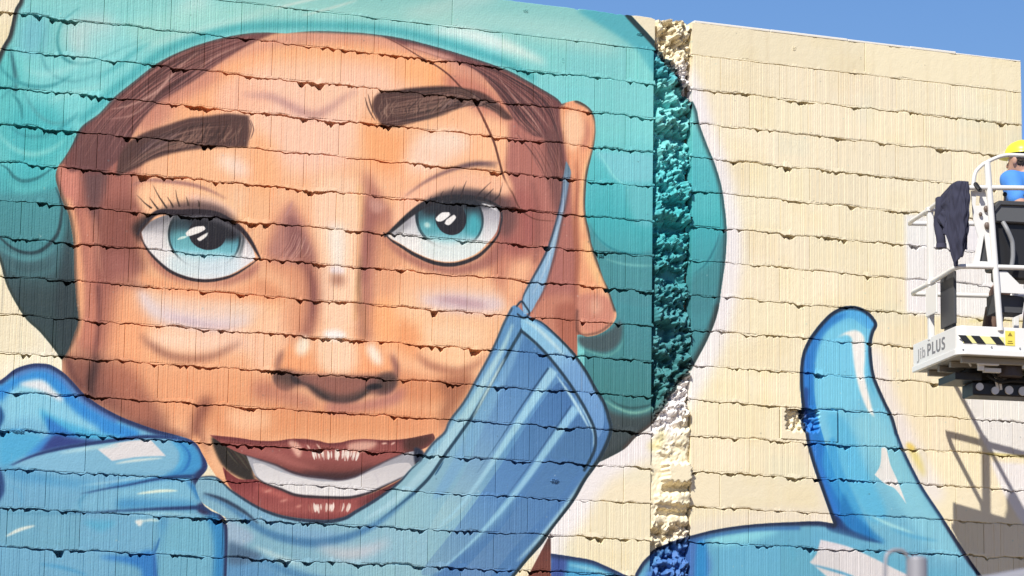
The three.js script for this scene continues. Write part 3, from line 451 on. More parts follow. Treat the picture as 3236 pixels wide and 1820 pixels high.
// ---- mouth
within(FACE, () => {
  fill('131.7,380.1 141.8,377.5 153.3,373.4 158.4,368.4 161.5,355.4 167.2,349.9 153.4,353.9 142.4,359.6 136.2,367.2', '#2b241f', { b: 3 });
  strands('139.2,375.2 144.9,367.6 156.0,357.7', '150.1,373.2 158.5,365.8 164.3,355.5', 14, ['#4a4638', '#3d2a22', '#1e1a18'], 4, { a: 0.7 });
  fill('155.1,370.8! 167.7,368.9 186.2,362.0 210.6,359.0 233.1,361.8 255.6,373.8 272.4,380.1! 273.2,368.8 266.6,361.5 252.7,354.3 242.1,349.0 228.2,345.3 211.0,344.5 191.7,344.8 179.8,348.2 168.2,352.0 162.1,356.5', '#a9abba');
  fill('160.2,364.3! 166.7,364.6 177.8,360.5 196.9,356.2 210.7,355.1 227.6,357.0 245.4,364.9 259.3,369.7 268.9,370.8! 271.3,367.7 266.6,362.6 252.6,355.7 242.1,350.6 228.2,346.4 211.0,345.3 191.7,345.9 179.8,349.2 168.2,352.8 163.1,357.0', { p: '216.3,363.6 216.8,345.0', s: [0, '#d6d4de', 1, '#efedf5'] });
  for (const s of ['177.8,358.9 179.1,352.4 181.4,349.0', '194.4,356.1 195.7,350.6 197.4,346.7', '227.6,356.8 228.9,351.5 229.0,346.7', '244.3,363.5 247.2,358.6 247.3,353.0']) line(s, '#b9b6c4', 2, { t: 2, b: 1.5, a: 0.6 });
  const UP = '130.1,381.5! 149.8,380.8 161.9,379.7 175.5,380.2 185.6,382.1 196.1,382.7 204.4,382.1 211.4,380.9 220.3,381.7 227.2,383.7 237.8,385.1 251.9,385.1 266.0,386.8 278.7,389.9 285.8,391.7! 287.3,388.0 280.4,381.4 266.2,377.3 255.6,372.7 241.7,365.8 231.5,360.4 220.9,357.7 210.6,358.0 196.8,358.8 186.3,360.7 176.0,364.6 162.2,368.1 153.4,370.2 143.3,373.9';
  fill(UP, { p: '204.6,384.3 205.4,356.4', s: [0, '#8e4846', 0.45, '#9c5552', 0.8, '#7a403d', 1, '#3f2326'] });
  within(UP, () => {
    line('133.6,380.7 161.9,379.2 185.6,381.3 204.4,381.6 215.8,380.7 227.2,382.9 251.9,384.6 272.0,387.1', '#6f3235', 10, { b: 3 });
    fill('266.3,387.9 285.8,391.7 287.3,388.0 277.8,380.4 266.5,378.2', '#4a2a26', { b: 8 });
    line('150.0,375.8 171.9,371.8 188.6,366.1 205.2,363.0', '#ad6560', 14, { b: 6, t: 2 });
    line('194.3,360.8 210.9,359.1 227.5,360.5 244.2,367.3', '#3a2024', 12, { b: 5, t: 2 });
    fill('184.3,380.4 189.8,380.2 193.8,375.7 191.8,370.2 187.2,374.8', '#f0bcae', { b: 3, a: 0.9 });
    strands('200.4,377.1 201.6,372.9 202.9,368.2', '234.1,378.0 233.3,374.7 231.8,369.8', 34, ['#f6e8e6', '#eddad6', '#f6e8e6', '#b97872'], 5.5, { b: 0.6, w: 0 });
    fill('225.3,380.1 232.5,383.2 243.8,383.9 246.6,382.4 241.1,378.3 229.9,375.6', '#eab9ac', { b: 4, a: 0.85 });
    for (const s of ['249.4,382.6 253.3,383.3', '256.2,382.4 259.0,384.2', '197.0,379.1 199.3,376.0', '203.6,380.0 208.2,374.9']) line(s, '#f0c9c0', 4, { t: 2, b: 1 });
  });
  const LO = '139.7,361.0! 150.7,353.8 162.7,353.9 168.2,351.5 179.8,347.9 191.7,344.3 211.1,343.7 228.3,344.5 242.1,348.2 256.0,354.8 266.6,361.0! 265.8,358.2 252.8,348.7 242.6,342.1 232.1,335.7 225.3,331.6 215.1,329.0 204.6,328.5 190.8,329.2 177.0,331.2 163.3,335.8 151.1,342.2 143.3,350.7';
  fill(LO, { p: '205.5,355.1 206.2,328.6', s: [0, '#7c3335', 0.35, '#96494a', 0.75, '#a05452', 1, '#7a3538'] });
  within(LO, () => {
    fill('244.6,349.1 266.9,362.0 265.9,355.5 247.6,342.6 233.7,340.5', '#5a2a2e', { b: 8, a: 0.9 });
    line('161.8,348.6 172.7,346.5 189.3,342.0', '#c9706a', 10, { b: 5, t: 2 });
    strands('198.7,340.9 199.4,337.3 200.6,333.1', '229.7,341.9 229.2,338.7 227.1,334.9', 30, ['#f4e2e0', '#e9cfcb', '#f4e2e0', '#b06a66'], 5, { b: 0.6, w: 0 });
    for (const s of ['168.4,345.7 173.8,347.6', '179.5,340.0 184.9,341.8', '190.6,336.8 194.9,338.6']) line(s, '#d6928a', 5, { t: 2, b: 2 });
  });
  line('161.5,356.4 168.2,352.0 179.8,348.4 191.7,344.8 211.0,344.5 228.2,345.3 242.1,349.2 252.7,354.3 266.6,361.5', '#2c2028', 7, { t: 2, b: 1.2 });
  line('153.4,370.2 162.2,367.8 176.0,364.3 186.3,360.4 196.8,358.3 210.7,357.5 220.9,357.2 231.5,359.9 241.7,365.2 255.6,372.4 272.4,380.1', '#33202a', 6, { t: 2, b: 1.5 });
  fill('272.7,380.7 278.4,379.9 279.6,375.1 274.1,368.9', '#1e2740', { b: 2 });
});

// ---- mask pulled down under the chin
const MASKP = '119.5,352.1! 134.5,354.2 146.1,345.6 163.3,336.0 177.0,331.4 190.8,329.5 204.6,328.8 215.1,329.3 225.3,331.9 232.1,336.2 242.6,342.6 252.8,349.8 263.3,358.4 270.2,366.3 277.1,372.6 286.0,384.7 294.4,392.8 298.0,400.9 308.3,415.1 315.3,427.9 326.0,447.9 331.6,460.1 336.4,471.5 340.9,481.9 344.7,484.1 348.9,481.1! 356.1,476.6 364.1,474.1 373.1,467.8 383.6,458.8 390.3,452.3 398.8,441.7 405.5,431.0 411.6,422.2 415.6,412.7 417.8,400.6 410.0,381.8 398.8,366.0 389.5,350.4 375.0,332.0 366.4,319.9 355.5,308.0 339.9,289.1! 320.2,266.9! 127.1,260.2! 142.1,289.4! 144.6,312.1 143.6,326.4 139.4,329.6 126.2,337.3 120.5,346.9';
within(MASKP, () => {
  fill('92.2,483.2! 465.5,512.6! 467.2,261.1! 101.1,249.0!', { p: '162.0,342.3 399.8,409.5', s: [0, '#84b6d4', 0.4, '#94c2d8', 0.62, '#82b4d8', 0.75, '#6299d0', 1, '#5c90c8'] });
  fill('299.3,308.9! 336.1,337.5 370.4,385.7 399.8,409.5 423.8,402.6 377.2,325.8 334.3,278.1 277.3,276.0', '#4f80bc', { b: 10 });
  fill('139.9,354.2 162.3,331.8 184.6,317.1 206.7,312.8 234.2,319.3 206.4,323.3 178.8,327.3 151.1,344.3', '#7fb0dc', { b: 10, a: 0.8 });
  // pleats
  fill('343.4,455.7 350.9,464.5 364.7,453.8 373.4,445.0 346.6,406.2 326.9,369.6 307.3,338.8 284.7,327.0 312.3,374.2', { p: '354.6,453.7 298.7,338.4', s: [0, '#4f83c0', 0.5, '#6d9dd2', 1, '#98c3da'] });
  fill('378.6,433.1 389.5,420.5 370.4,391.2 347.4,359.8 324.7,331.5 299.4,303.5 279.7,297.4 307.4,333.4 335.5,372.8 361.2,412.6', { p: '381.7,427.8 293.8,300.6', s: [0, '#4677b4', 0.6, '#5d90cc', 1, '#7ba7cc'] });
  fill('393.2,411.8 401.7,401.3 403.0,387.5 376.8,350.4 348.1,319.1 325.4,293.9 299.8,287.5 336.3,329.4 370.6,377.4', { p: '396.8,406.5 314.0,290.7', s: [0, '#4a7ab4', 0.5, '#5484be', 1, '#648fc4'] });
  fill('331.6,430.0 345.7,458.6 350.9,465.1 343.1,441.8 317.8,388.1 295.6,351.7 287.1,348.6 306.4,384.8', '#7cb0de', { b: 3, a: 0.8 });
  line('373.5,441.1 358.2,418.0 341.0,392.2 324.0,366.7 307.2,344.2 290.4,327.2', '#9fd2f2', 26, { t: 1, b: 2 });
  line('390.2,415.5 373.3,391.3 353.2,362.8 333.2,338.4 310.6,314.7 291.0,297.8', '#94c8ee', 22, { t: 1, b: 2 });
  line('369.6,442.2 352.3,417.6 335.8,392.4 318.3,366.4', '#284e78', 5, { t: 1, b: 1 });
  line('386.6,417.0 369.7,392.5 350.2,365.4 330.3,339.9', '#2c5280', 4, { t: 1, b: 1, a: 0.8 });
  line('375.6,437.4 385.3,425.2 394.4,411.9 400.5,401.8', '#b4dcf5', 8, { t: 2, b: 1.5 });
  line('392.5,419.0 399.2,409.4 404.1,398.6 403.6,388.9', '#a6d2f0', 7, { t: 2, b: 1.5 });
  line('406.1,379.4 388.6,353.7 368.4,328.1 348.3,307.7', '#a2cdea', 12, { t: 2, b: 3 });
  // border along the face
  line('342.6,470.9 336.4,455.2 325.7,435.2 311.6,409.0 300.4,392.6 289.3,375.7 278.2,362.9 267.1,351.6 253.3,340.2 239.5,331.5', '#a9d4ea', 24, { t: 2, b: 3 });
  line('352.8,474.4 349.4,467.5 342.3,455.1 329.8,432.7 315.7,407.7 306.2,393.4 294.7,377.3 284.2,361.9 273.9,351.1', '#23425c', 8, { b: 0.8 });
  line('273.9,351.1 260.1,338.6 246.3,328.1 232.5,321.1 218.7,316.5 205.0,314.0 191.2,314.7 177.5,317.3 165.4,322.0 151.5,331.2 137.7,338.9 126.9,341.5', '#4a82b6', 20, { b: 4, t: 2 });
  line('273.9,351.1 261.7,340.9 247.9,330.1', '#2d5a84', 8, { b: 1.5, t: 1 });
  line('337.1,447.0 327.2,428.4 314.6,404.3', '#caeaf8', 7, { b: 2, t: 2 });
  line('294.0,373.2 290.6,367.6 287.9,363.2', '#2f5f8c', 4, { t: 2 });
  line('206.7,311.2 223.4,307.7 240.0,310.0 256.7,317.7', '#d3d2de', 28, { b: 10, t: 2, a: 0.85 });
  line('152.4,305.2 174.3,298.3 191.9,292.5 212.9,288.9 235.0,290.8', '#4f88bb', 22, { b: 6, t: 2 });
  line('163.0,309.8 179.5,303.7 196.1,299.2', '#b4d6e8', 12, { b: 4, t: 2 });
  fill('141.9,296.9 163.3,300.4 185.5,288.3 186.3,262.2 137.8,260.5', '#5f97cb', { b: 9 });
  line('127.4,343.1 140.4,339.6 154.1,332.9 165.2,325.1', '#263a58', 9, { b: 2, t: 2 });
  fill('140.9,325.5 151.7,323.9 162.8,316.1 152.3,307.8 144.6,310.0', '#9db9da', { b: 5 });
  fill('145.4,311.4 152.2,310.4 168.7,303.3 147.2,297.1', '#4f6f94', { b: 6 });
  // corner flap
  fill('349.0,475.5 357.3,474.5 374.0,464.5 387.3,453.2 399.4,437.3 408.6,421.1 411.8,407.4 407.7,396.1 404.7,401.4 399.7,411.7 390.7,422.8 381.6,436.1 371.3,447.1 361.1,456.4 350.9,464.5', { p: '351.4,472.9 408.8,401.7', s: [0, '#8cc8f4', 0.35, '#8fc4ee', 0.5, '#78aae0', 1, '#6b9cd6'] });
  line('351.4,474.0 360.9,469.2 372.3,459.9 381.3,451.7', '#c5e6fa', 9, { b: 3, t: 2 });
  line('349.1,466.6 357.5,460.6 364.4,454.9 373.4,446.1 384.0,434.0 393.1,421.8 399.8,411.1 404.7,400.3 404.8,387.6 397.3,372.8', '#1f3a52', 8, { b: 1 });
  line('357.2,476.1 365.0,473.3 374.0,466.7 384.2,458.0 391.5,450.7 399.4,440.6 406.1,429.9 412.2,421.4 415.9,411.6 417.8,400.6 410.0,382.4 398.8,366.0 389.5,350.4 375.0,332.0 366.4,319.9 355.5,308.0 339.9,289.1', '#1d3140', 18, { b: 1.5, t: 2 });
  line('412.0,382.5 398.8,364.7 389.6,349.1 375.1,330.6 355.5,306.7 339.9,287.7', '#1a2c38', 22, { b: 2 });
});
line('119.5,352.1 134.5,354.0 146.1,345.6 163.3,336.0 177.0,331.2 190.8,328.9 204.6,328.3 215.1,328.8 225.3,331.4 232.1,335.7 242.6,342.1 252.8,349.2 263.3,357.8 270.2,365.7 277.1,372.0', '#22344e', 9, { t: 2, b: 1 });
line('277.1,372.6 286.0,384.7 294.4,392.8 298.0,400.9 308.3,415.1 315.3,427.9 326.0,447.9 331.6,460.1 336.4,471.5 341.8,481.7', '#38506a', 6, { b: 1.2 });
// ear loop
fill('380.6,589.4! 384.4,582.1 382.7,571.1 381.1,558.2 378.2,547.4 374.6,530.2 370.3,513.5 365.8,498.0 360.0,487.5 356.0,480.5 350.7,478.4! 349.4,486.7 352.7,498.1 360.8,511.1 368.3,526.8 372.1,537.6 375.5,552.0 378.0,565.8 379.0,579.3', { p: '354.1,487.0 381.0,585.2', s: [0, '#8cb8e2', 0.4, '#96bfe2', 0.7, '#7f93b8', 1, '#6b88a2'] });
line('378.4,579.2 376.9,559.2 371.2,536.1 366.0,521.6 356.8,504.0 350.5,491.8 348.8,484.4', '#38485f', 6, { b: 1, t: 2 });
line('384.4,579.8 382.2,565.4 377.7,543.7 372.1,517.9 364.7,494.8 356.6,480.0', '#6b4c50', 6, { b: 2, t: 2 });
line('380.8,579.5 378.7,556.5 373.0,533.4 365.6,510.3 357.0,492.8', '#bcd6ee', 5, { b: 1.5, t: 2, a: 0.8 });
line('345.3,483.6 348.8,487.2 351.8,484.1 354.8,479.3 350.8,475.6 346.0,478.1', '#20364e', 5, { b: 0.8 });
fill('357.1,298.9! 373.0,328.3! 373.9,268.8! 337.4,267.5!', { p: '362.5,330.6 363.0,298.3', s: [0, '#3a3234', 0.5, '#6e3d36', 1, '#7a443c'] });

// ---- gloved left hand holding the mask
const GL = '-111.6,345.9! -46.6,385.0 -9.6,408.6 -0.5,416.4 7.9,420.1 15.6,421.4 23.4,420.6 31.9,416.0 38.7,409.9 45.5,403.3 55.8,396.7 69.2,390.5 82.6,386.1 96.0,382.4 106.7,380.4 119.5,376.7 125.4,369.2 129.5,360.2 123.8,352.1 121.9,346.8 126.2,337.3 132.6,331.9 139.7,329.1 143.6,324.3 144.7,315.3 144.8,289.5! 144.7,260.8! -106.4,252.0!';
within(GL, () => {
  fill(GL, { p: '41.9,413.8 60.3,286.1', s: [0, '#84c8f0', 0.4, '#78bae2', 0.7, '#70aed4', 1, '#6aa6cc'] });  // glove blue, greyed and deepened downwards: vignette darkening put into the paint
  fill('-14.4,401.1 0.5,412.3 18.3,417.4 31.6,411.0 42.5,399.5 64.0,387.8 82.8,381.1 77.7,374.3 59.1,378.4 43.0,387.8 29.5,400.0 16.1,409.5 0.8,404.6 -9.0,395.0', '#2f90e4', { b: 6 });
  fill('-4.0,397.9 5.9,406.7 16.1,409.5 26.8,402.4 40.3,390.3 56.4,380.9 48.8,376.3 22.4,384.0 6.8,385.7 -3.3,382.5', '#8ed2f4', { b: 7 });
  fill('2.8,407.1 11.9,410.2 18.7,410.2 25.7,404.4 32.1,399.1 29.6,397.9 19.0,402.9 11.1,405.0', '#e2e8f8', { b: 4 });
  fill('16.9,391.4 27.5,386.9 40.7,382.5 59.2,377.9 75.1,375.2 48.9,373.2 33.2,375.4 22.5,381.4', '#4bb4ea', { b: 5 });
  fill('20.2,388.0! 27.6,383.8 35.6,379.1 43.6,375.5 33.2,373.8 24.9,374.9', '#2a7ed4', { b: 4 });
  fill('13.5,362.9 17.9,369.3 28.0,375.6 37.4,374.6 51.5,373.8 59.4,373.3 49.0,370.6 31.0,366.5 20.7,363.3', '#2b3f8c', { b: 4 });
  fill('8.0,360.0 15.3,369.2 25.4,375.9 23.0,371.2 18.1,364.5 13.1,360.3', '#3c8de0', { b: 4 });
  fill('-8.0,374.5 7.3,376.4 20.3,373.6 8.0,360.0 -2.0,354.4 -7.1,354.1', '#4aaee6', { b: 6, a: 0.9 });
  line('-9.6,408.6 -0.5,416.1 7.9,419.8 15.6,421.1 23.4,420.3 31.9,415.7 38.7,409.6 45.5,403.1 55.8,396.4 69.2,390.2 82.6,385.8 96.0,382.2 108.1,380.3', '#1e2f63', 20, { b: 3 });
  line('0.5,412.3 10.6,416.9 19.6,417.5 28.9,412.9 38.4,404.4 49.2,396.0 66.7,387.2', '#3d5cb6', 8, { b: 4, a: 0.7 });
  // index finger
  fill('13.6,361.9 30.9,367.0 50.3,371.2 69.8,374.9 86.1,377.7 102.8,378.4 117.6,376.1 124.4,366.5 123.6,358.6 115.7,354.0 94.5,350.8 59.8,343.3 24.3,340.4 3.4,349.6 0.5,355.0', '#82bee4', { b: 4 });
  fill('104.2,377.4 117.6,376.1 126.5,366.6 126.3,358.7 118.4,353.6 102.5,351.7 110.1,360.5 110.3,371.0', '#3f9ade', { b: 5 });
  line('110.1,375.7 116.2,369.7 117.0,363.5 113.0,356.5 105.1,352.9', '#2478c8', 7, { b: 1.5, t: 2 });
  line('105.9,375.4 111.4,369.4 111.6,363.2 107.6,356.7', '#54b4ee', 8, { b: 2, t: 2 });
  fill('55.6,368.1! 68.6,372.7 81.7,375.3 90.9,375.9! 96.4,370.7 101.4,366.0! 83.4,364.5 65.6,360.9!', '#e9e6f2', { b: 1 });
  line('67.8,359.2 80.9,362.0 99.3,364.6', '#d6eaf2', 6, { b: 1.5, t: 2 });
  line('-0.7,354.4 13.6,361.4 30.9,367.0 50.3,371.4 69.8,375.2 86.1,377.9 102.8,378.4 119.5,376.2 126.5,366.6 126.8,359.3 121.1,354.3 107.0,352.5 93.8,350.2 77.5,346.0 59.9,342.0 50.3,339.2', '#1d3a78', 8, { b: 2, t: 2 });
  fill('118.4,353.1 126.3,358.7 130.2,353.7 126.1,347.2 122.5,345.5', '#1d2350', { b: 3 });
  // middle finger
  fill('58.1,340.6 78.9,345.3 97.2,349.4 115.8,351.4 122.5,345.5 126.0,337.3 124.5,333.6 97.9,331.8 66.4,328.7 40.4,328.4', '#7cbce0', { b: 5 });
  line('115.8,350.9 122.0,344.4 124.3,337.7', '#2a79c0', 12, { b: 4, t: 2 });
  line('83.0,340.3 97.5,342.9 110.0,343.8', '#dff0e8', 7, { b: 1.5, t: 2 });
  line('56.0,327.1 71.7,328.7 91.3,330.7 111.2,332.4 125.8,333.6', '#1a3f74', 9, { b: 2, t: -1 });
  fill('124.4,336.2 132.6,331.4 139.7,328.6 135.4,327.9 124.6,330.5', '#26234e', { b: 3 });
  line('-5.7,324.1 14.8,324.1 35.3,325.6 56.0,327.1', '#3f86b4', 6, { t: 2, b: 3, a: 0.8 });
  line('31.1,363.9 49.1,368.0 69.9,371.3', '#b6e0f4', 8, { t: 2, b: 3 });
  line('8.5,349.8 34.3,348.6 60.3,351.1 86.4,354.5', '#6cb0da', 12, { t: 2, b: 6, a: 0.8 });
  line('51.8,340.3 45.4,333.3 47.2,327.7', '#4f9cc8', 6, { t: 2, b: 3, a: 0.8 });
  fill('-7.1,354.1 8.4,352.4 31.7,348.5 57.8,346.3 58.0,342.7 29.4,342.2 3.5,345.5', '#4f9fd4', { b: 8, a: 0.8 });
  fill('71.4,336.1 97.7,336.9 121.7,336.6 123.4,333.5 97.9,331.8 71.6,329.4', '#3f90cc', { b: 7, a: 0.9 });
  fill('60.5,346.4 91.8,352.7 115.6,356.6 123.6,358.1 118.4,353.1 97.2,350.4 71.0,344.4', '#3a8ed2', { b: 6, a: 0.9 });
  line('114.9,378.0 123.1,373.8 127.6,366.7 127.4,358.8 122.2,353.8', '#1c2c66', 17, { b: 4, t: 2 });
  line('123.8,351.8 127.3,344.2 128.1,337.4 126.1,333.1', '#1d2454', 15, { b: 3, t: 2 });
  line('45.1,338.4 59.9,342.0 77.5,346.0 93.8,350.2 107.8,352.8 121.6,353.8', '#1b437e', 8, { b: 1.5, t: -1 });
  line('37.9,325.2 56.0,326.9 71.7,328.7 91.3,330.7 111.2,332.4 126.6,333.2 139.7,328.6', '#18356a', 10, { b: 2, t: -1 });
  line('0.6,354.5 13.6,361.1 30.9,366.7 50.3,371.2 69.8,374.9 86.1,377.7 102.8,378.1', '#1d3570', 7, { b: 1.5, t: 2 });
  line('44.9,343.5 65.7,347.2 86.6,351.4 102.4,354.9', '#a6d8f0', 7, { b: 2.5, t: 2, a: 0.8 });
  line('71.8,325.8 98.0,328.1 124.7,328.4', '#a4d4ea', 8, { b: 3, t: 2, a: 0.8 });
  fill('97.2,323.4 103.5,324.8 105.9,287.9 99.8,282.3', '#4a94cc', { b: 6, a: 0.8 });
  // lower fingers and knuckles
  fill('-5.5,321.1 45.8,323.6 95.6,323.4 96.9,287.6 -3.8,283.5', '#74b2d8', { b: 20, a: 0.8 });
  fill('130.1,327.6 139.7,328.1 143.2,320.4 143.7,289.5 134.1,289.1 135.1,307.0', '#2f86c8', { b: 6 });
  line('139.7,328.8 143.4,323.0 144.6,312.6 144.8,289.5 145.1,266.0', '#1d2350', 14, { b: 3 });
  fill('106.2,322.3 130.2,325.0 135.3,301.8 131.6,283.6 99.8,282.3 99.1,300.3', '#72b2d4', { b: 8 });
  fill('59.8,298.6 80.7,300.5 95.3,303.2 97.2,282.2 89.3,281.9 86.8,292.0 73.0,296.1', '#2f7fd0', { b: 5 });
  line('96.1,310.5 95.9,300.1 97.7,282.2', '#1f5fb0', 9, { b: 2.5, t: -1 });
  line('99.2,312.7 97.8,307.4 96.4,302.7', '#2a6cb0', 5, { b: 1, t: 2 });
  fill('82.4,322.7 87.6,323.5 85.7,319.3', '#e8ecec', { b: 2 });
  line('85.1,322.3 92.9,323.8 98.8,323.5', '#d7ecec', 5, { b: 2, t: 2 });
  line('-1.1,308.9 7.6,313.6 17.2,316.6', '#e2eef0', 8, { b: 1.5, t: 2 });
  fill('48.5,321.1 69.3,321.6 64.3,316.7 59.1,315.0 53.8,317.3', '#56aed6', { b: 5, a: 0.8 });
  line('21.3,292.4 36.8,290.5 52.5,286.5', '#4f9fd0', 8, { b: 3, t: 2 });
  fill('-12.2,353.8 -5.3,349.1 -3.7,336.4 -11.0,328.4', '#244a86', { b: 3 });
  fill('-14.1,394.6 -7.2,389.9 -6.3,382.3 -13.1,374.2', '#205a9c', { b: 3 });
  line('-1.4,342.7 6.5,337.0 8.4,329.4', '#66b2e0', 8, { b: 3, a: 0.6, t: 2 });
});
// ---- gloved right hand, thumb up
const GF = '373.3,314.2! 388.6,312.7 403.4,310.9 414.4,307.2 425.8,302.8 433.9,298.2 437.1,271.0! 373.9,268.8!';
within(GF, () => { fill(GF, '#4fa6dc'); fill('373.3,314.2 384.4,313.6 383.4,299.2 373.7,285.0', '#3f58a6', { b: 5 }); line(GF.split(' ').slice(0, 6).join(' '), '#1f2f5c', 20, { b: 4 }); line('386.3,307.2 407.0,303.7 424.9,297.3', '#8fd0f0', 9, { b: 3, t: 2 }); });
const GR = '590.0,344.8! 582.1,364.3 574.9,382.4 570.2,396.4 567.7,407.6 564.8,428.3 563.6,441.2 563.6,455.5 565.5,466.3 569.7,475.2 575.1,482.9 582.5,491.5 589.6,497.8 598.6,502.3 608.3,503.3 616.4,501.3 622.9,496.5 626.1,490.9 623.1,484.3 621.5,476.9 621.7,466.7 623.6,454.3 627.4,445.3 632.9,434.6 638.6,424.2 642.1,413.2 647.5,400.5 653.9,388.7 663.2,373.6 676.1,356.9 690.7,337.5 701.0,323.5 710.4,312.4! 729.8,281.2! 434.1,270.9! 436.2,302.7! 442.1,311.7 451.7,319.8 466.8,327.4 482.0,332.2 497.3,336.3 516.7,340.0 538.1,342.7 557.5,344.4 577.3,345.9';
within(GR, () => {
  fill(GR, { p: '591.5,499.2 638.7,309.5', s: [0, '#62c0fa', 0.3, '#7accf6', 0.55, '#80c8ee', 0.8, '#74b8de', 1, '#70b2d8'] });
  fill('562.6,445.1 569.0,474.3 581.9,490.9 598.0,500.8 614.1,500.3 623.8,491.3 617.3,487.6 604.4,494.3 590.2,487.4 578.6,472.1 574.7,445.9 577.2,423.1 584.8,397.8 594.2,372.6 606.9,350.5 622.8,334.1 590.9,344.0 578.3,371.8 568.9,402.6', { p: '591.5,499.2 597.3,341.5', s: [0, '#55b4f8', 0.25, '#3f9bf2', 0.5, '#2b92ea', 1, '#1f7fd2'] });
  fill('576.1,471.9 588.3,487.3 604.4,492.5 619.2,486.6 620.4,466.3 610.6,436.7 594.4,424.1 578.5,434.7', '#7fd4fb', { b: 10, a: 0.8 });
  fill('584.9,423.6 600.8,418.8 616.7,385.2 632.6,354.5 619.7,348.2 603.8,370.2 591.1,398.1', '#5cbcf0', { b: 8, a: 0.8 });
  fill('607.2,419.2 626.6,426.1 642.6,398.2 665.1,364.8 694.2,328.7 674.5,325.0 648.7,352.5 623.2,391.3', '#93d6f4', { b: 10, a: 0.7 });
  fill('592.7,478.9! 601.8,484.2 609.8,485.6 615.3,481.1 615.9,466.3 615.2,453.8 618.3,440.9 623.4,423.3! 617.6,428.5 611.2,442.5 607.4,458.5 605.6,472.8 605.0,479.8 599.8,481.7', '#f8f8ff', { b: 2.5 });
  line('619.9,480.8 618.5,466.2 620.3,448.9 624.8,437.6', '#5db6ea', 8, { b: 3, t: 2 });
  fill('628.7,401.4! 632.6,401.1 636.1,389.4 641.8,378.2 648.8,361.6! 639.8,372.1 631.8,375.4 623.1,381.6! 627.7,389.0', '#eeeef8');
  fill('565.8,462.6 570.9,468.7 570.2,434.1 573.4,411.4 581.6,386.2 589.1,363.8 597.3,347.2 589.7,346.8 575.2,380.1 567.7,408.2', '#2f78dc', { b: 6, a: 0.8 });
  fill('567.1,441.4! 570.9,439.9 570.2,429.5 572.7,420.0 567.7,422.5', '#1c3f8c', { b: 3 });
  fill('572.3,483.2 585.1,492.9 601.2,498.1 597.9,493.8 585.1,484.2 577.3,469.1 574.1,445.9 577.2,417.4 584.7,392.1 594.2,369.8 603.7,353.1 594.2,358.4 581.5,383.3 573.4,411.4 569.0,445.5', '#1f74d0', { b: 5, a: 0.75 });
  fill('581.6,389.0 591.0,366.7 606.9,347.6 619.6,339.7 610.1,359.2 597.5,384.2 589.9,406.7', '#3aa0e6', { b: 4, a: 0.8 });
  fill('587.2,352.3! 594.1,349.8 604.9,341.3 617.1,337.6 629.9,332.7! 616.4,333.5 600.4,336.5 584.6,340.9', '#14326c', { b: 2.5 });
  fill('597.4,367.1 606.9,353.3 622.8,339.8 631.1,332.8 610.0,338.7 596.7,347.1', '#1f7ac6', { b: 5, a: 0.9 });
  line('619.1,352.2 635.8,346.1 655.1,340.7', '#a8e0f2', 8, { b: 3, t: 2 });
  line('635.7,343.3 655.1,338.4 674.6,336.4', '#5aaede', 8, { b: 3, t: 2 });
  // back of the hand
  fill('442.8,309.5 472.9,327.4 515.7,337.7 559.4,342.0 587.8,341.0 622.8,331.3 654.9,318.4 694.0,311.7 693.6,279.9 437.1,271.0', '#64b0d8', { b: 10, a: 0.8 });
  fill('445.8,306.9 466.8,324.3 485.0,329.0 491.3,303.5 449.0,287.8', '#4a7cc8', { b: 9 });
  fill('483.5,327.9 490.0,325.4 490.1,289.4 481.6,289.1', '#2f90d8', { b: 4 });
  fill('494.2,331.1 521.9,336.9 546.8,339.1 528.1,329.9 497.3,325.1', '#8edaf4', { b: 7 });
  fill('579.5,333.0! 601.0,329.2 620.8,322.1 636.8,315.7 651.6,310.0! 654.7,289.9! 603.4,293.7! 570.9,316.6! 576.3,323.0', '#dddbe8', { b: 1.5 });
  line('571.9,314.9 584.5,312.6 603.5,308.1 622.6,300.1', '#4f9fd0', 6, { b: 2, t: 2 });
  line('559.3,314.4 556.2,325.5 546.8,327.9', '#5fb2da', 10, { b: 5, t: 2, a: 0.8 });
  line('436.2,302.7 442.1,311.7 451.7,319.8 466.8,327.4 482.0,332.2 497.3,336.3 516.7,340.0 538.1,342.7 557.5,344.1 577.3,345.4 590.0,344.3', '#1b2a50', 20, { b: 3 });
  line('448.7,313.6 466.8,323.8 491.1,331.0 516.7,336.1 538.1,338.7 562.5,340.4', '#2c62ae', 8, { b: 3, a: 0.8 });
  line('590.0,344.8 582.1,364.3 574.9,382.4 570.2,396.4 567.7,407.6 564.8,428.3 563.6,441.2 563.6,455.5 565.5,466.3 569.7,475.2 575.1,482.9 582.5,491.5 589.6,497.8 598.6,502.3 608.3,503.3 616.4,501.3 622.9,496.5 626.1,490.9 623.1,484.3 621.5,476.9 621.7,466.7 623.6,454.3 627.4,445.3 632.9,434.6 638.6,424.2 642.1,413.2', '#162744', 20, { b: 2 });
  line('642.1,413.2 647.5,400.5 653.9,388.7 663.2,373.6 676.1,356.9 690.7,337.5 701.0,323.5 710.4,312.4 726.6,286.8', '#17345e', 18, { b: 2.5 });
  line('678.7,351.0 690.7,335.7 701.0,321.8 710.4,310.7', '#1b1f38', 14, { b: 3, t: 2 });
});
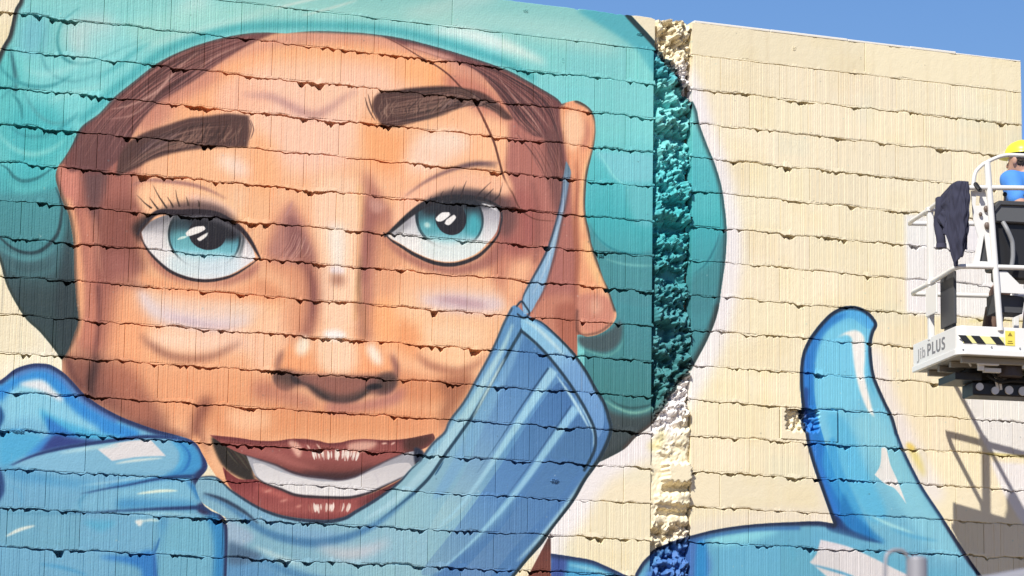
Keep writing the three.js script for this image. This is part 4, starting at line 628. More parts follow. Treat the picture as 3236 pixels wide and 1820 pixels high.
// overspray mist and paint grain
for (let i = 0; i < 2600; i++) brush(() => { const q = Math.pow(rnd(), 3); g.fillStyle = C(['#ffffff', '#2f3b44', '#e8d8c0', '#6fb4cc'][i % 4]); g.beginPath(); g.arc(rr(0, 2048), rr(0, 1002), 0.5 + 1.1 * q, 0, 7); g.fill(); }, { a: rr(0.08, 0.28) });
for (let i = 0; i < 26; i++) { const x = rr(20, 1300), y = rr(60, 900); brush(() => { g.fillStyle = C(['#3a4a52', '#7fb0c4', '#8a5a4c'][i % 3]); g.fillRect(x, y, rr(0.8, 1.6), rr(14, 60)); }, { a: 0.22, b: 0.8 }); }
for (let i = 0; i < 500; i++) brush(() => { g.fillStyle = C(['#ffffff', '#6a5a50', '#a8c4d0'][i % 3]); g.fillRect(rr(0, 2048), rr(0, 1002), rr(0.8, 2), rr(2, 9)); }, { a: rr(0.04, 0.12) });
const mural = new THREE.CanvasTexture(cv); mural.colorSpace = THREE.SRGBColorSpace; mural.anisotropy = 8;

// ---------------------------------------------------------------- ground
const ground = new THREE.Mesh(new THREE.PlaneGeometry(900, 900, 1, 1).rotateX(-Math.PI / 2), (() => {
  const n = 256, d = new Uint8Array(n * n * 4);
  for (let i = 0; i < n * n; i++) { const v = 100 + 22 * noise2((i % n) / 31, Math.floor(i / n) / 31) + rr(-22, 22); d.set([v + 28, v + 6, v - 24, 255], i * 4); }
  const t = new THREE.DataTexture(d, n, n); t.colorSpace = THREE.SRGBColorSpace; t.magFilter = THREE.LinearFilter; t.wrapS = t.wrapT = THREE.RepeatWrapping; t.repeat.set(300, 300); t.needsUpdate = true;
  return new THREE.MeshStandardMaterial({ map: t, roughness: 0.95 });
})());
ground.name = 'ground'; ground.receiveShadow = true; ground.userData = { kind: 'structure', label: 'pale paved ground in front of the wall' }; scene.add(ground);

// ---------------------------------------------------------------- the wall: ribbed blocks in courses, every block its own mesh, all wearing the mural
const BW = 0.47402, BH = 0.25, TOP = 6.52;                             // block length, course height, height of bed joint 0
const rowY = (k) => TOP - k * BH;
const bumpTex = (() => {
  const n = 512, d = new Uint8Array(n * n * 4);
  for (let j = 0; j < n; j++) for (let i = 0; i < n; i++) { const v = clamp(128 + 50 * noise2(i / 40, j / 40) + 40 * noise2(i / 11, j / 11) + rr(-45, 45), 0, 255); d.set([v, v, v, 255], (j * n + i) * 4); }
  const t = new THREE.DataTexture(d, n, n); t.magFilter = THREE.LinearFilter; t.wrapS = t.wrapT = THREE.RepeatWrapping; t.repeat.set(9, 4.4); t.needsUpdate = true; return t;
})();
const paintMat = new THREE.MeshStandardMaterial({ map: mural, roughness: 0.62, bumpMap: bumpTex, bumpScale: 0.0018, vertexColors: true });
const wallUV = (geo, ox = 0, oy = 0, tone = [1, 1, 1]) => { // tone: coat thickness differs a little from block to block
  const p = geo.attributes.position, uv = new Float32Array(p.count * 2);
  for (let i = 0; i < p.count; i++) { uv[i * 2] = clamp((p.getX(i) + ox - XL) / (XR - XL), 0.001, 0.999); uv[i * 2 + 1] = clamp((p.getY(i) + oy - YB) / (YT - YB), 0.001, 0.999); }
  const col = new Float32Array(p.count * 3); for (let i = 0; i < p.count * 3; i++) col[i] = tone[i % 3];
  geo.setAttribute('uv', new THREE.BufferAttribute(uv, 2)); geo.setAttribute('color', new THREE.BufferAttribute(col, 3)); return geo;
};
const wall = thing('painted_block_wall', 'tall cream block wall painted with a huge mural of a nurse in teal cap and blue gloves', 'wall');

// How far the top edge of a course is broken away along bed joint k: a hairline, a ragged run, and now and then a big bite.
const wander = (x, k) => (k === -1 ? 0.3 : 1) * (0.0085 * noise2(x * 2.6, k * 11.3 + 400) + 0.006 * noise2(x * 8.5, k * 11.3 + 430) + 0.003 * noise2(x * 24, k * 11.3 + 460)); // a bed joint is not a ruled line
function chip(x, k) {
  const ph = k * 37.7, amount = k === -1 ? 0.28 : k === 12 ? 0.4 : x > 4.6 && k > 4 && k < 10 ? 0.5 : x > 4.6 ? 0.8 : 0.82;
  const run = smooth(-0.4, 0.3, noise2(x * 2.1, ph)), a = noise2(x * 13, ph + 9), b = noise2(x * 31, ph + 4), big = smooth(0.05, 0.55, noise2(x * 2.7, ph + 21));
  const clump = smooth(-0.05, 0.5, a + 0.4 * b), bite = smooth(0.1, 0.6, noise2(x * 5.3, ph + 33) + 0.22 * a + 0.12 * b), fine = 0.5 + 0.5 * noise2(x * 64, ph);
  const shut = smooth(-0.66, -0.3, noise2(x * 4.1, ph + 61) + 0.3 * noise2(x * 15, ph + 62));
  const long = smooth(0.15, 0.6, noise2(x * 1.6, ph + 90)) * (0.009 + 0.007 * a + 0.004 * b);
  return 0.0008 + amount * shut * (0.0046 + 0.003 * fine + 0.003 * run + long + run * clump * (0.0125 + 0.007 * b + 0.004 * fine) + big * bite * (0.026 + 0.011 * a + 0.008 * b) + 0.004 * run * Math.max(0, b));
}
// A ribbed block: its face is a row of flat ribs with narrow grooves between them; its top edge is chipped.
function blockGeo(w, h, ribbed, x0, k) {
  const prof = [[-w / 2, -0.1], [-w / 2, -0.004], [-w / 2 + 0.0025, 0]];
  const flatTo = (xa, xb, z) => { const n = Math.floor((xb - xa) / 0.013); for (let i = 1; i < n; i++) prof.push([xa + ((xb - xa) * i) / n, z]); };
  let x = -w / 2 + rr(0.015, 0.03), z = 0, xp = -w / 2 + 0.0025;
  if (ribbed) while (x < w / 2 - 0.03) {
    const gw = rr(0.0035, 0.0075), dp = rnd() < 0.14 ? rr(0.0026, 0.0042) : rr(0.0007, 0.0019);
    flatTo(xp, x, z); prof.push([x, z], [x + gw * 0.3, z - dp]); z = rr(-0.0008, 0.0008); prof.push([x + gw * 0.75, Math.min(z, 0) - dp * 0.9], [x + gw, z]); xp = x + gw;
    x += gw + (rnd() < 0.7 ? rr(0.009, 0.017) : rr(0.017, 0.03));
  }
  flatTo(xp, w / 2 - 0.0025, z);
  prof.push([w / 2 - 0.0025, 0], [w / 2, -0.004], [w / 2, -0.1]);
  const P = [], I = [], n = prof.length, ch = 0.003;
  for (let r = 0; r < 6; r++) for (const [px, pz] of prof) {
    const c = r > 2 ? Math.max(0.0005, Math.min(0.05, chip(px + x0, k)) - wander(px + x0, k)) : 0, wob = Math.max(-0.002, r > 2 ? 0 : 0.0012 * noise2((px + x0) * 40, k + 0.5) + wander(px + x0, k + 1)), yy = [-h / 2 + wob, -h / 2 + wob, -h / 2 + ch + wob, h / 2 - ch - c, h / 2 - c, h / 2 - c * 0.9][r], dz = [-0.05, -ch * 0.6, 0, 0, -ch - c * 0.15, -0.06][r];
    P.push(px, yy, pz <= -0.09 ? pz : pz + dz);
  }
  for (let r = 0; r < 5; r++) for (let i = 0; i < n - 1; i++) { const a = r * n + i; I.push(a, a + 1, a + n + 1, a, a + n + 1, a + n); }
  const geo = new THREE.BufferGeometry(); geo.setAttribute('position', new THREE.Float32BufferAttribute(P, 3)); geo.setIndex(I);
  const flat = geo.toNonIndexed(); flat.computeVertexNormals(); return flat;
}
const hidden = [];
const SOCKET = [5.528, 4.187, 5.778, 4.185];
function layBlock(u0, u1, k, ribbed, name, h = BH, yc = rowY(k) - BH / 2) {
  const w = (u1 - u0) * BW - 0.003, x = ((u0 + u1) / 2) * BW; let geo = blockGeo(w, h - 0.005, ribbed, x, k); const z = rr(-0.0018, 0.0018);
  if (k === 9 && x - w / 2 < SOCKET[2] && x + w / 2 > SOCKET[0]) { // a broken block: a hollow with a rough back beside the painted thumb
    const nx = 60, ny = 32, P = [], I = [], sx = (SOCKET[0] + SOCKET[2]) / 2, sy = SOCKET[1], hw = (SOCKET[2] - SOCKET[0]) / 2;
    for (let q = 0; q <= ny; q++) for (let i = 0; i <= nx; i++) {
      const a = -w / 2 + (i / nx) * w, b = -h / 2 + 0.003 + (q / ny) * (h - 0.008), X = x + a, Y = yc + b, e = Math.max(Math.abs(X - sx + 0.014 * noise2(Y * 30, 1)) / hw, Math.abs(Y - sy + 0.012 * noise2(X * 30, 2)) / 0.088), edge = i === 0 || q === 0 || i === nx || q === ny;
      P.push(a, b, edge ? -0.06 : -0.0012 * Math.abs(noise2(X * 60, 3)) - (0.05 + 0.026 * noise2(X * 16, Y * 16) + 0.014 * noise2(X * 40, Y * 40)) * smooth(1.06, 0.9, e));
    }
    for (let q = 0; q < ny; q++) for (let i = 0; i < nx; i++) { const c = q * (nx + 1) + i; I.push(c, c + 1, c + nx + 2, c, c + nx + 2, c + nx + 1); }
    geo.setIndex(null); geo.setAttribute('position', new THREE.Float32BufferAttribute(P, 3)); geo.setIndex(I); geo.deleteAttribute('normal'); geo.computeVertexNormals();
  }
  const tn = rr(0.93, 1.0); wallUV(geo, x, yc, [tn, tn * rr(0.985, 1.005), tn * rr(0.965, 1.01)]);
  if (u1 < -0.7 || k > 14) { hidden.push(geo.translate(x, yc, z)); return; }
  const m = part(wall, numbered(name), geo, paintMat); m.position.set(x, yc, z); m.rotation.set(rr(-0.006, 0.006), rr(-0.003, 0.003), rr(-0.0012, 0.0012));
}
const PL = 9.44, PR = 10.08, UE = 15.815, TOPK = -1.965;               // broken pier from PL to PR, right-hand end of the wall, top edge
for (let k = -1; k <= 16; k++) {
  const odd = ((k % 2) + 2) % 2 === 1, flat = k === 11, j = () => rr(-0.02, 0.02);
  const left = [], right = [];
  for (let u = odd ? -3 : -3.5; u < PL - 0.3; u += flat ? 2 : 1) left.push(u < -2.9 ? -3 : u + j());
  left.push(PL);
  right.push(PR); for (let u = odd ? 10.55 : 11.05; u < UE - 0.25; u += flat ? 2 : 1) right.push(u + j());
  right.push(UE);
  for (const L of [left, right]) for (let i = 0; i < L.length - 1; i++) layBlock(L[i], L[i + 1], k, !flat, flat ? 'smooth_block' : 'block');
}
// smooth coping slabs along the top
const copH = (-1 - TOPK) * BH, copY = rowY(-1) + copH / 2;
for (const [a, b] of [[-3, -0.6], [-0.6, 2.9], [2.9, 6.2], [6.2, PL + 0.02], [PR - 0.02, 13.02], [13.02, UE]]) layBlock(a, b, -1, false, 'coping_slab', copH, copY);
{ // thin pale strip added to imitate the sunlit top edge, in uneven lengths
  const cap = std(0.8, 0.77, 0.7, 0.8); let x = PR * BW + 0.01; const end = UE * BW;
  while (x < end - 0.05) { const w = Math.min(rr(0.25, 0.7), end - x), h = rr(0.01, 0.022); part(wall, numbered('sunlit_edge_strip'), box(w - 0.004, h, 0.06, x + w / 2, rowY(TOPK) + h / 2 - 0.006, -0.032 + rr(-0.003, 0.003), 0.005).rotateZ(0), cap); x += w; }
}
const stuff = part(wall, 'outer_blocks', hidden, paintMat); stuff.userData.kind = 'stuff';
const creamMat = std(0.76, 0.69, 0.53, 0.8);
part(wall, 'wall_core', [box(UE * BW + 1.42, 7.0 - 0.05, 0.2, (UE * BW - 1.42) / 2, 3.495, -0.26, 0.002)], creamMat);
part(wall, 'wall_base', [box(UE * BW + 1.42, rowY(17), 0.09, (UE * BW - 1.42) / 2, rowY(17) / 2, -0.03, 0.004)], creamMat);

// mortar in the bed joints: it lies back in the bites of the broken edges, with low ragged lips along the course above
function mortar(u0, u1, k) {
  const step = 0.009, n = Math.round(((u1 - u0) * BW) / step), P = [], I = [], ph = k * 37.7 + 5;
  for (let i = 0; i <= n; i++) {
    const x = u0 * BW + (i / n) * (u1 - u0) * BW, c = Math.min(0.05, chip(x, k)), y0 = rowY(k) + wander(x, k), e = i === 0 || i === n ? 0 : 1;
    const lip = (0.0006 + 0.12 * Math.max(0, c - 0.004) + 0.003 * Math.max(0, noise2(x * 30, ph))) * smooth(-0.3, 0.3, noise2(x * 3.3, ph)) * e, back = 0.003 + Math.min(0.095, 2.6 * c) + 0.003 * noise2(x * 50, ph), sag = c * (0.1 + 0.25 * Math.max(0, noise2(x * 22, ph + 3)));
    P.push(x, y0 + 0.012 + lip * 4, -0.01, x, y0 + 0.009 + lip * 4, 0.0003 - 0.004 * (1 - Math.min(1, lip * 900)), x, y0 + 0.001 - sag, lip - 0.002, x, y0 - 0.001 - sag, lip - 0.004, x, y0 + 0.001, -back * 0.6, x, y0 - c * 0.5, -back - 0.004, x, y0 - c - 0.012, -back);
  }
  for (let i = 0; i < n; i++) for (let q = 0; q < 6; q++) { const a = i * 7 + q, b = a + 7; I.push(a, a + 1, b, b, a + 1, b + 1); }
  const geo = new THREE.BufferGeometry(); geo.setAttribute('position', new THREE.Float32BufferAttribute(P, 3)); geo.setIndex(I);
  const f = geo.toNonIndexed(); f.computeVertexNormals(); return wallUV(f);
}
for (let k = -1; k <= 16; k++) part(wall, numbered('mortar_joint'), [mortar(-3, PL + 0.03, k), mortar(PR - 0.03, UE, k)], paintMat);

// the broken pier: a strip of rubble where a cross wall was torn off
{
  const x0 = PL * BW, x1 = PR * BW, y0 = rowY(17), y1 = rowY(TOPK) - 0.006, nx = 46, ny = Math.round((y1 - y0) / 0.0078), P = [], I = [];
  const cell = (x, y, s) => { // rounded lumps of mortar and broken block
    const cx = Math.floor(x / s), cy = Math.floor(y / s); let best = 9, hb = 0, tl = 0;
    for (let a = -1; a <= 1; a++) for (let b = -1; b <= 1; b++) {
      const ix = cx + a, iy = cy + b, h = Math.sin(ix * 127.1 + iy * 311.7 + s * 999) * 43758.5453, f = h - Math.floor(h), h2 = Math.sin(ix * 269.5 + iy * 183.3 + s * 777) * 43758.5453, f2 = h2 - Math.floor(h2);
      const d = Math.hypot((ix + 0.2 + 0.6 * f) * s - x, ((iy + 0.2 + 0.6 * f2) * s - y) * 1.15) / s; if (d < best) { best = d; hb = (f * 7.3 + f2 * 3.1) % 1; tl = 0.55 * ((f * 5.1 % 1) - 0.5) * ((x / s) - ix - 0.5) + 0.55 * ((f2 * 9.7 % 1) - 0.5) * ((y / s) - iy - 0.5); }
    }
    return clamp((1 - smooth(0.42, 0.72, best)) * (0.3 + 0.7 * hb) + tl * (1 - smooth(0.4, 0.7, best)), 0, 1.2);
  };
  // [x from the left edge, height, half width, half height, depth]: sockets (negative) and lumps (positive) that the photograph shows
  const spots = [[0.17, 6.31, 0.09, 0.03, -0.05], [0.08, 6.42, 0.05, 0.09, -0.05], [0.17, 5.66, 0.09, 0.03, -0.07], [0.2, 5.57, 0.08, 0.035, 0.045], [0.2, 5.5, 0.09, 0.025, -0.05], [0.17, 5.16, 0.1, 0.045, -0.09], [0.05, 5.3, 0.02, 0.1, -0.05],
    [0.2, 4.72, 0.09, 0.05, -0.08], [0.13, 4.6, 0.05, 0.05, 0.05], [0.1, 4.5, 0.05, 0.06, -0.06], [0.16, 4.3, 0.08, 0.08, 0.03], [0.04, 4.25, 0.02, 0.1, -0.06], [0.2, 3.74, 0.1, 0.07, 0.07], [0.2, 3.63, 0.1, 0.025, -0.05], [0.23, 3.56, 0.07, 0.045, 0.06], [0.1, 3.55, 0.06, 0.03, 0.03], [0.17, 3.46, 0.12, 0.022, -0.05], [0.22, 3.42, 0.06, 0.03, 0.04], [0.1, 3.9, 0.05, 0.03, 0.015], [0.22, 4.0, 0.06, 0.05, 0.015]];
  for (let j = 0; j <= ny; j++) for (let i = 0; i <= nx; i++) {
    const s = i / nx, x = x0 + s * (x1 - x0), y = y0 + (j / ny) * (y1 - y0), wob = 0.006 * noise2(y * 14, 3);
    const rough = 0.1 + 0.9 * smooth(3.95, 4.35, y) - 0.1 * smooth(6.55, 6.8, y) + 0.7 * smooth(3.42, 3.34, y), xx = x + 0.012 * noise2(x * 22, y * 22), yy = y + 0.012 * noise2(x * 22 + 50, y * 22);
    let z = -0.135 + 0.03 * noise2(x * 5, y * 4) * rough + rough * (0.115 * cell(xx, yy * 0.85, 0.15) + 0.042 * cell(xx + 3, yy, 0.075) + 0.03 * cell(xx + 7, yy, 0.036) + 0.012 * cell(xx + 5, yy, 0.018)) + (0.004 * noise2(x * 90, y * 90) + 0.022 * noise2(x * 13, y * 9)) * rough + 0.125 * (1 - rough);
    z -= 0.06 * rough * smooth(0.25, 0.6, noise2(x * 19, y * 15 + 40)) * smooth(0.1, 0.3, s) + 0.045 * smooth(4.1, 4.4, y) * smooth(0.45, 0.7, noise2(x * 7, y * 10 + 90));
    for (const [sx, sy, w, h, d] of spots) { const q = Math.max(Math.abs(x - x0 - sx + 0.015 * noise2(y * 25, sx)) / w, Math.abs(y - sy + 0.014 * noise2(x * 25, sy)) / h); z += d * smooth(1.15, 0.8, q); }
    z -= 0.09 * smooth(0.15, 0.08, s + wob * 2) * smooth(3.9, 4.3, y) * smooth(-0.55, -0.15, noise2(y * 2.2, 71)); z -= 0.02 * smooth(0.9, 0.98, s) * smooth(-0.1, 0.5, noise2(y * 3.5, 17));
    if (i === 0 || i === nx) z = -0.14;
    P.push(x + (i === 0 || i === nx ? 0 : wob * 0.6), y, clamp(z, -0.155, 0.05));
  }
  const n = nx + 1; for (let j = 0; j < ny; j++) for (let i = 0; i < nx; i++) { const a = j * n + i; I.push(a, a + 1, a + n + 1, a, a + n + 1, a + n); }
  const geo = new THREE.BufferGeometry(); geo.setAttribute('position', new THREE.Float32BufferAttribute(P, 3)); geo.setIndex(I); geo.computeVertexNormals();
  part(wall, 'rubble_pier', wallUV(geo), paintMat, 'rough strip of broken masonry running down the wall');
}
// lumps of mortar: chips stuck on the faces, and the broken socket beside the painted thumb
function lump(name, x, y, w, h, d, hard = 0.5) {
  const n = 22, P = [], I = [], k = x * 31 + y * 17;
  for (let j = 0; j <= n; j++) for (let i = 0; i <= n; i++) {
    const a = (i / n) * 2 - 1, b = (j / n) * 2 - 1, q = Math.max(Math.abs(a), Math.abs(b)) * hard + Math.hypot(a, b) * (1 - hard) + 0.18 * noise2(a * 2 + k, b * 2);
    P.push(x + a * w * (1 + 0.1 * noise2(b * 3, k)), y + b * h * (1 + 0.1 * noise2(a * 3, k + 5)), -0.006 + d * smooth(1, 0.72, q) * (0.7 + 0.5 * noise2(a * 3 + k, b * 3) + 0.25 * noise2(a * 8, b * 8 + k)));
  }
  for (let j = 0; j < n; j++) for (let i = 0; i < n; i++) { const a = j * (n + 1) + i; I.push(a, a + 1, a + n + 2, a, a + n + 2, a + n + 1); }
  const geo = new THREE.BufferGeometry(); geo.setAttribute('position', new THREE.Float32BufferAttribute(P, 3)); geo.setIndex(I); geo.computeVertexNormals();
  return part(wall, numbered(name), wallUV(geo), paintMat);
}
lump('mortar_chip', 3.484, 6.943, 0.022, 0.014, 0.008); lump('mortar_chip', 4.363, 6.873, 0.03, 0.012, 0.01); lump('mortar_chip', 3.775, 6.617, 0.014, 0.022, 0.008); lump('mortar_chip', 5.591, 6.902, 0.018, 0.02, 0.008); lump('mortar_chip', 3.752, 3.640, 0.035, 0.016, 0.014);
lump('mortar_chip', 4.080, 5.239, 0.022, 0.014, 0.012); lump('mortar_chip', 0.034, 3.765, 0.05, 0.012, 0.015);

// ---------------------------------------------------------------- work platform of a boom lift
const white = std(0.8, 0.8, 0.8, 0.35), grey = std(0.26, 0.27, 0.29, 0.5), steel = std(0.5, 0.5, 0.5, 0.4, { metalness: 0.6 }), black = std(0.018, 0.018, 0.02, 0.45), charcoal = std(0.06, 0.062, 0.07, 0.55), yellow = std(0.85, 0.72, 0.12, 0.45), under = std(0.34, 0.33, 0.31, 0.6), rubber = std(0.02, 0.02, 0.022, 0.8);
const BASKET = [6.153, 4.459, 0.75], TURN = -Math.PI / 18;
// platform frame: x along its front, y up from the deck's underside, z out from its back edge
const onBasket = (x, y, z) => new THREE.Vector3(x, y, z).applyAxisAngle(new THREE.Vector3(0, 1, 0), TURN).add(v3(BASKET)).toArray();
const lift = thing('work_platform', 'white boom lift work platform with railings and hazard tape, raised in front of the wall', 'lift', ...BASKET, TURN);
const LX = 1.55, LZ = 0.9, TH = 0.185;
part(lift, 'deck', box(LX - 0.03, 0.03, LZ - 0.03, LX / 2, 0.016, LZ / 2), under);
for (const z of [0.12, 0.33, 0.56, 0.78]) part(lift, 'deck_beam', box(LX - 0.1, 0.04, 0.04, LX / 2, -0.021, z), under);
// toe board bends round the front left corner
{
  const bend = new THREE.Shape(), t = 0.012, r = 0.06; // plan: x, -z
  bend.moveTo(-t, 0); bend.lineTo(-t, -(LZ - r)); bend.absarc(r - t, -(LZ - r), r, Math.PI, Math.PI * 1.5, false); bend.lineTo(LX, -LZ); bend.lineTo(LX, -LZ + t); bend.lineTo(r - t, -LZ + t); bend.absarc(r - t, -(LZ - r), r - t, Math.PI * 1.5, Math.PI, true); bend.lineTo(0, 0);
  const e = (y0, h, s) => new THREE.ExtrudeGeometry(bend, { depth: h, bevelEnabled: true, bevelSize: s, bevelThickness: 0.003, bevelSegments: 2, curveSegments: 10 }).rotateX(-Math.PI / 2).translate(0, y0, 0);
  part(lift, 'toe_board', e(0.005, TH, 0.002), white);
  part(lift, 'bottom_lip', e(0.0, 0.035, 0.009), white);
}
part(lift, 'toe_board', box(LX, TH, 0.014, LX / 2, TH / 2, -0.007), white); part(lift, 'toe_board', box(0.014, TH, LZ - 0.02, LX + 0.004, TH / 2, LZ / 2), white);
for (const [x, y] of [[0.02, 0.03], [0.22, 0.055], [0.42, 0.055], [0.455, 0.11]]) part(lift, 'rivet', new THREE.CylinderGeometry(0.006, 0.006, 0.006, 10).rotateX(Math.PI / 2).translate(x, y, LZ + 0.006), steel);
// lettering and tape
const font = await new FontLoader().loadAsync('fonts/droid/droid_sans_bold.typeface.json');
{
  const put = (txt, size, zz, y, m) => { const t = new TextGeometry(txt, { font, size, depth: 0.003, curveSegments: 4 }); t.rotateY(-Math.PI / 2).translate(-0.0125, y, zz); return part(lift, 'lettering', t, m); };
  const a = put('Jib', 0.072, 0.09, 0.072, std(0.36, 0.36, 0.38, 0.5)); a.geometry.computeBoundingBox();
  const b = put('PLUS', 0.085, a.geometry.boundingBox.max.z + 0.02, 0.07, std(0.2, 0.2, 0.22, 0.5)); b.geometry.computeBoundingBox();
  const k = 0.56 / (b.geometry.boundingBox.max.z - 0.09); for (const q of [a, b]) q.geometry.translate(0, 0, -0.09).scale(1, 1, k).translate(0, 0, 0.09);
}
part(lift, 'hazard_tape', box(0.29, 0.05, 0.002, 0.165, 0.1, LZ + 0.004, 0.0008), std(0.8, 0.78, 0.35, 0.5));
for (const [x, w] of [[-0.015, 0.055], [0.075, 0.06], [0.21, 0.06]]) part(lift, 'tape_stripe', extrude([[x, 0.126], [x + w, 0.126], [x + w + 0.045, 0.074], [x + 0.045, 0.074]], 0.002, 0).translate(0, 0, LZ + 0.005 - (x < 0 ? 0.0 : 0)), black);
const stick = part(lift, 'warning_sticker', box(0.068, 0.1, 0.002, 0.352, 0.12, LZ + 0.004, 0.0008), yellow);
for (const g2 of [extrude([[0.335, 0.135], [0.369, 0.135], [0.352, 0.162]], 0.0015, 0).translate(0, 0, LZ + 0.005), box(0.03, 0.006, 0.0015, 0.352, 0.1, LZ + 0.006, 0.0005), box(0.04, 0.006, 0.0015, 0.352, 0.086, LZ + 0.006, 0.0005)]) part(stick, 'symbol', g2, std(0.3, 0.22, 0.03, 0.5));
// rails
const rail = (y, dy, back) => [[LX, y + dy, -back], [0.08, y, -back], [0.015, y - 0.002, -back + 0.02], [0, y, -back + 0.08], [0, y + dy * 0.1, 0.24], [0, y + dy * 0.4, 0.6], [-0.005, y + dy * 0.6, 0.82], [0.02, y + dy * 0.65, 0.885], [0.1, y + dy * 0.7, 0.9], [0.6, y + dy, 0.9], [LX, y + dy, 0.9]];
part(lift, 'top_rail', tube(rail(1.085, 0.075, 0.13), 0.017, 80), white);
part(lift, 'mid_rail', tube(rail(0.573, 0.035, 0.1), 0.017, 80), white);
part(lift, 'guard_hoop', tube([[0.105, 1.15, 0.9], [0.113, 1.211, 0.9], [0.13, 1.255, 0.9], [0.177, 1.302, 0.9], [0.25, 1.343, 0.9], [0.304, 1.366, 0.9], [0.375, 1.38, 0.9], [0.6, 1.382, 0.9], [0.85, 1.36, 0.9], [0.92, 1.26, 0.9], [0.93, 1.16, 0.9]], 0.013, 60), white);
part(lift, 'post', bar([0.285, 0.17, 0.9], [0.207, 1.325, 0.9], 0.022), white);
part(lift, 'post', box(0.038, 0.93, 0.042, 0, 0.64, 0.33), white);
for (const [x, z] of [[0.75, -0.02], [1.3, 0.9], [LX, 0.4]]) part(lift, 'post', box(0.038, 0.95, 0.038, x, 0.65, z), white);
for (const y of [1.09, 0.575]) part(lift, 'post_clamp', box(0.058, 0.03, 0.058, 0, y, 0.33), white);
part(lift, 'end_plate', box(0.012, 0.2, 0.22, -0.022, 0.44, 0.41), white);
part(lift, 'bracket', bar([0.01, 0.2, 0.28], [0.0, 0.4, 0.27], 0.008), steel);
part(lift, 'gate_panel', [box(0.02, 0.36, 0.27, 0.045, 0.42, 0.56), box(0.02, 0.16, 0.16, 0.045, 0.3, 0.5)].slice(0, 1), charcoal);
part(lift, 'tool_tray', [extrude([[0.03, 0.22], [0.2, 0.22], [0.2, 0.36], [0.03, 0.36]], 0.02, 0.003).rotateY(-Math.PI / 2).translate(0.075, 0, 0.42)], charcoal);
{ // hinge plates beside the main post
  const s = new THREE.Shape([[0.1, 1.12], [0.2, 1.14], [0.27, 0.61], [0.105, 0.6], [0.15, 0.8], [0.115, 0.92]].map((p) => new THREE.Vector2(...p))), h = new THREE.Path([[0.155, 0.64], [0.215, 0.64], [0.19, 0.83]].map((p) => new THREE.Vector2(...p))), h2 = new THREE.Path([[0.13, 1.02], [0.16, 1.02], [0.165, 1.09], [0.135, 1.09]].map((p) => new THREE.Vector2(...p)));
  s.holes.push(h, h2); part(lift, 'gusset', new THREE.ExtrudeGeometry(s, { depth: 0.006, bevelEnabled: true, bevelSize: 0.001, bevelThickness: 0.001, bevelSegments: 1 }).translate(0, 0, 0.868), white);
  part(lift, 'gusset', extrude([[0.28, 0.575], [0.34, 0.575], [0.465, 0.46], [0.465, 0.43], [0.27, 0.43]], 0.008, 0.001).translate(0, 0, 0.885), white);
  part(lift, 'hinge_shield', extrude([[0.135, 0.62], [0.23, 0.62], [0.19, 0.86]], 0.006, 0.001).translate(0, 0, 0.845), charcoal);
  for (const [x, y, r] of [[0.2, 1.0, 0.018], [0.205, 0.885, 0.02], [0.16, 0.96, 0.013]]) part(lift, 'latch_knob', new THREE.SphereGeometry(r, 14, 10).scale(1, 1.2, 0.8).translate(x, y, 0.89), std(0.16, 0.12, 0.1, 0.5));
  const coil = []; for (let i = 0; i <= 60; i++) coil.push([0.118 + 0.014 * Math.cos(i * 0.9) + 0.02 * (i / 60), 1.16 + 0.012 * Math.sin(i * 0.9) - 0.0008 * i, 0.915 + 0.0012 * i * 0.4]);
  part(lift, 'coiled_cable', tube(coil, 0.004, 200), black);
  part(lift, 'cable', tube([[0.33, 0.92, 0.86], [0.35, 0.86, 0.89], [0.385, 0.78, 0.885], [0.39, 0.68, 0.88], [0.38, 0.6, 0.87]], 0.016, 24), grey);
}
// control console
{
  const c = part(lift, 'control_console', extrude([[0.26, 0.93], [0.78, 0.93], [0.78, 1.06], [0.3, 1.05], [0.26, 1.0]], 0.24, 0.008).translate(0, 0, 0.61), std(0.1, 0.105, 0.115, 0.5));
  part(c, 'console_lid', extrude([[0.25, 1.0], [0.3, 1.062], [0.79, 1.072], [0.79, 1.05], [0.31, 1.04], [0.27, 0.99]], 0.27, 0.004).translate(0, 0, 0.6), charcoal);
  for (const x of [0.4, 0.55, 0.66]) part(c, 'joystick', [new THREE.CylinderGeometry(0.007, 0.01, 0.08, 10).translate(x, 1.1, 0.72), new THREE.SphereGeometry(0.016, 12, 10).translate(x, 1.145, 0.72)], black);
  part(lift, 'console_skirt', [box(0.5, 0.33, 0.2, 0.53, 0.77, 0.72, 0.02), box(0.3, 0.08, 0.18, 0.47, 0.58, 0.72, 0.02)], black);
  part(lift, 'foot_box', extrude([[0.285, 0.31], [0.47, 0.31], [0.49, 0.42], [0.285, 0.43]], 0.16, 0.004).translate(0, 0, 0.66), charcoal);
  part(lift, 'side_strap', bar([0.47, 0.1, 0.84], [0.5, 0.44, 0.86], 0.018), charcoal);
}
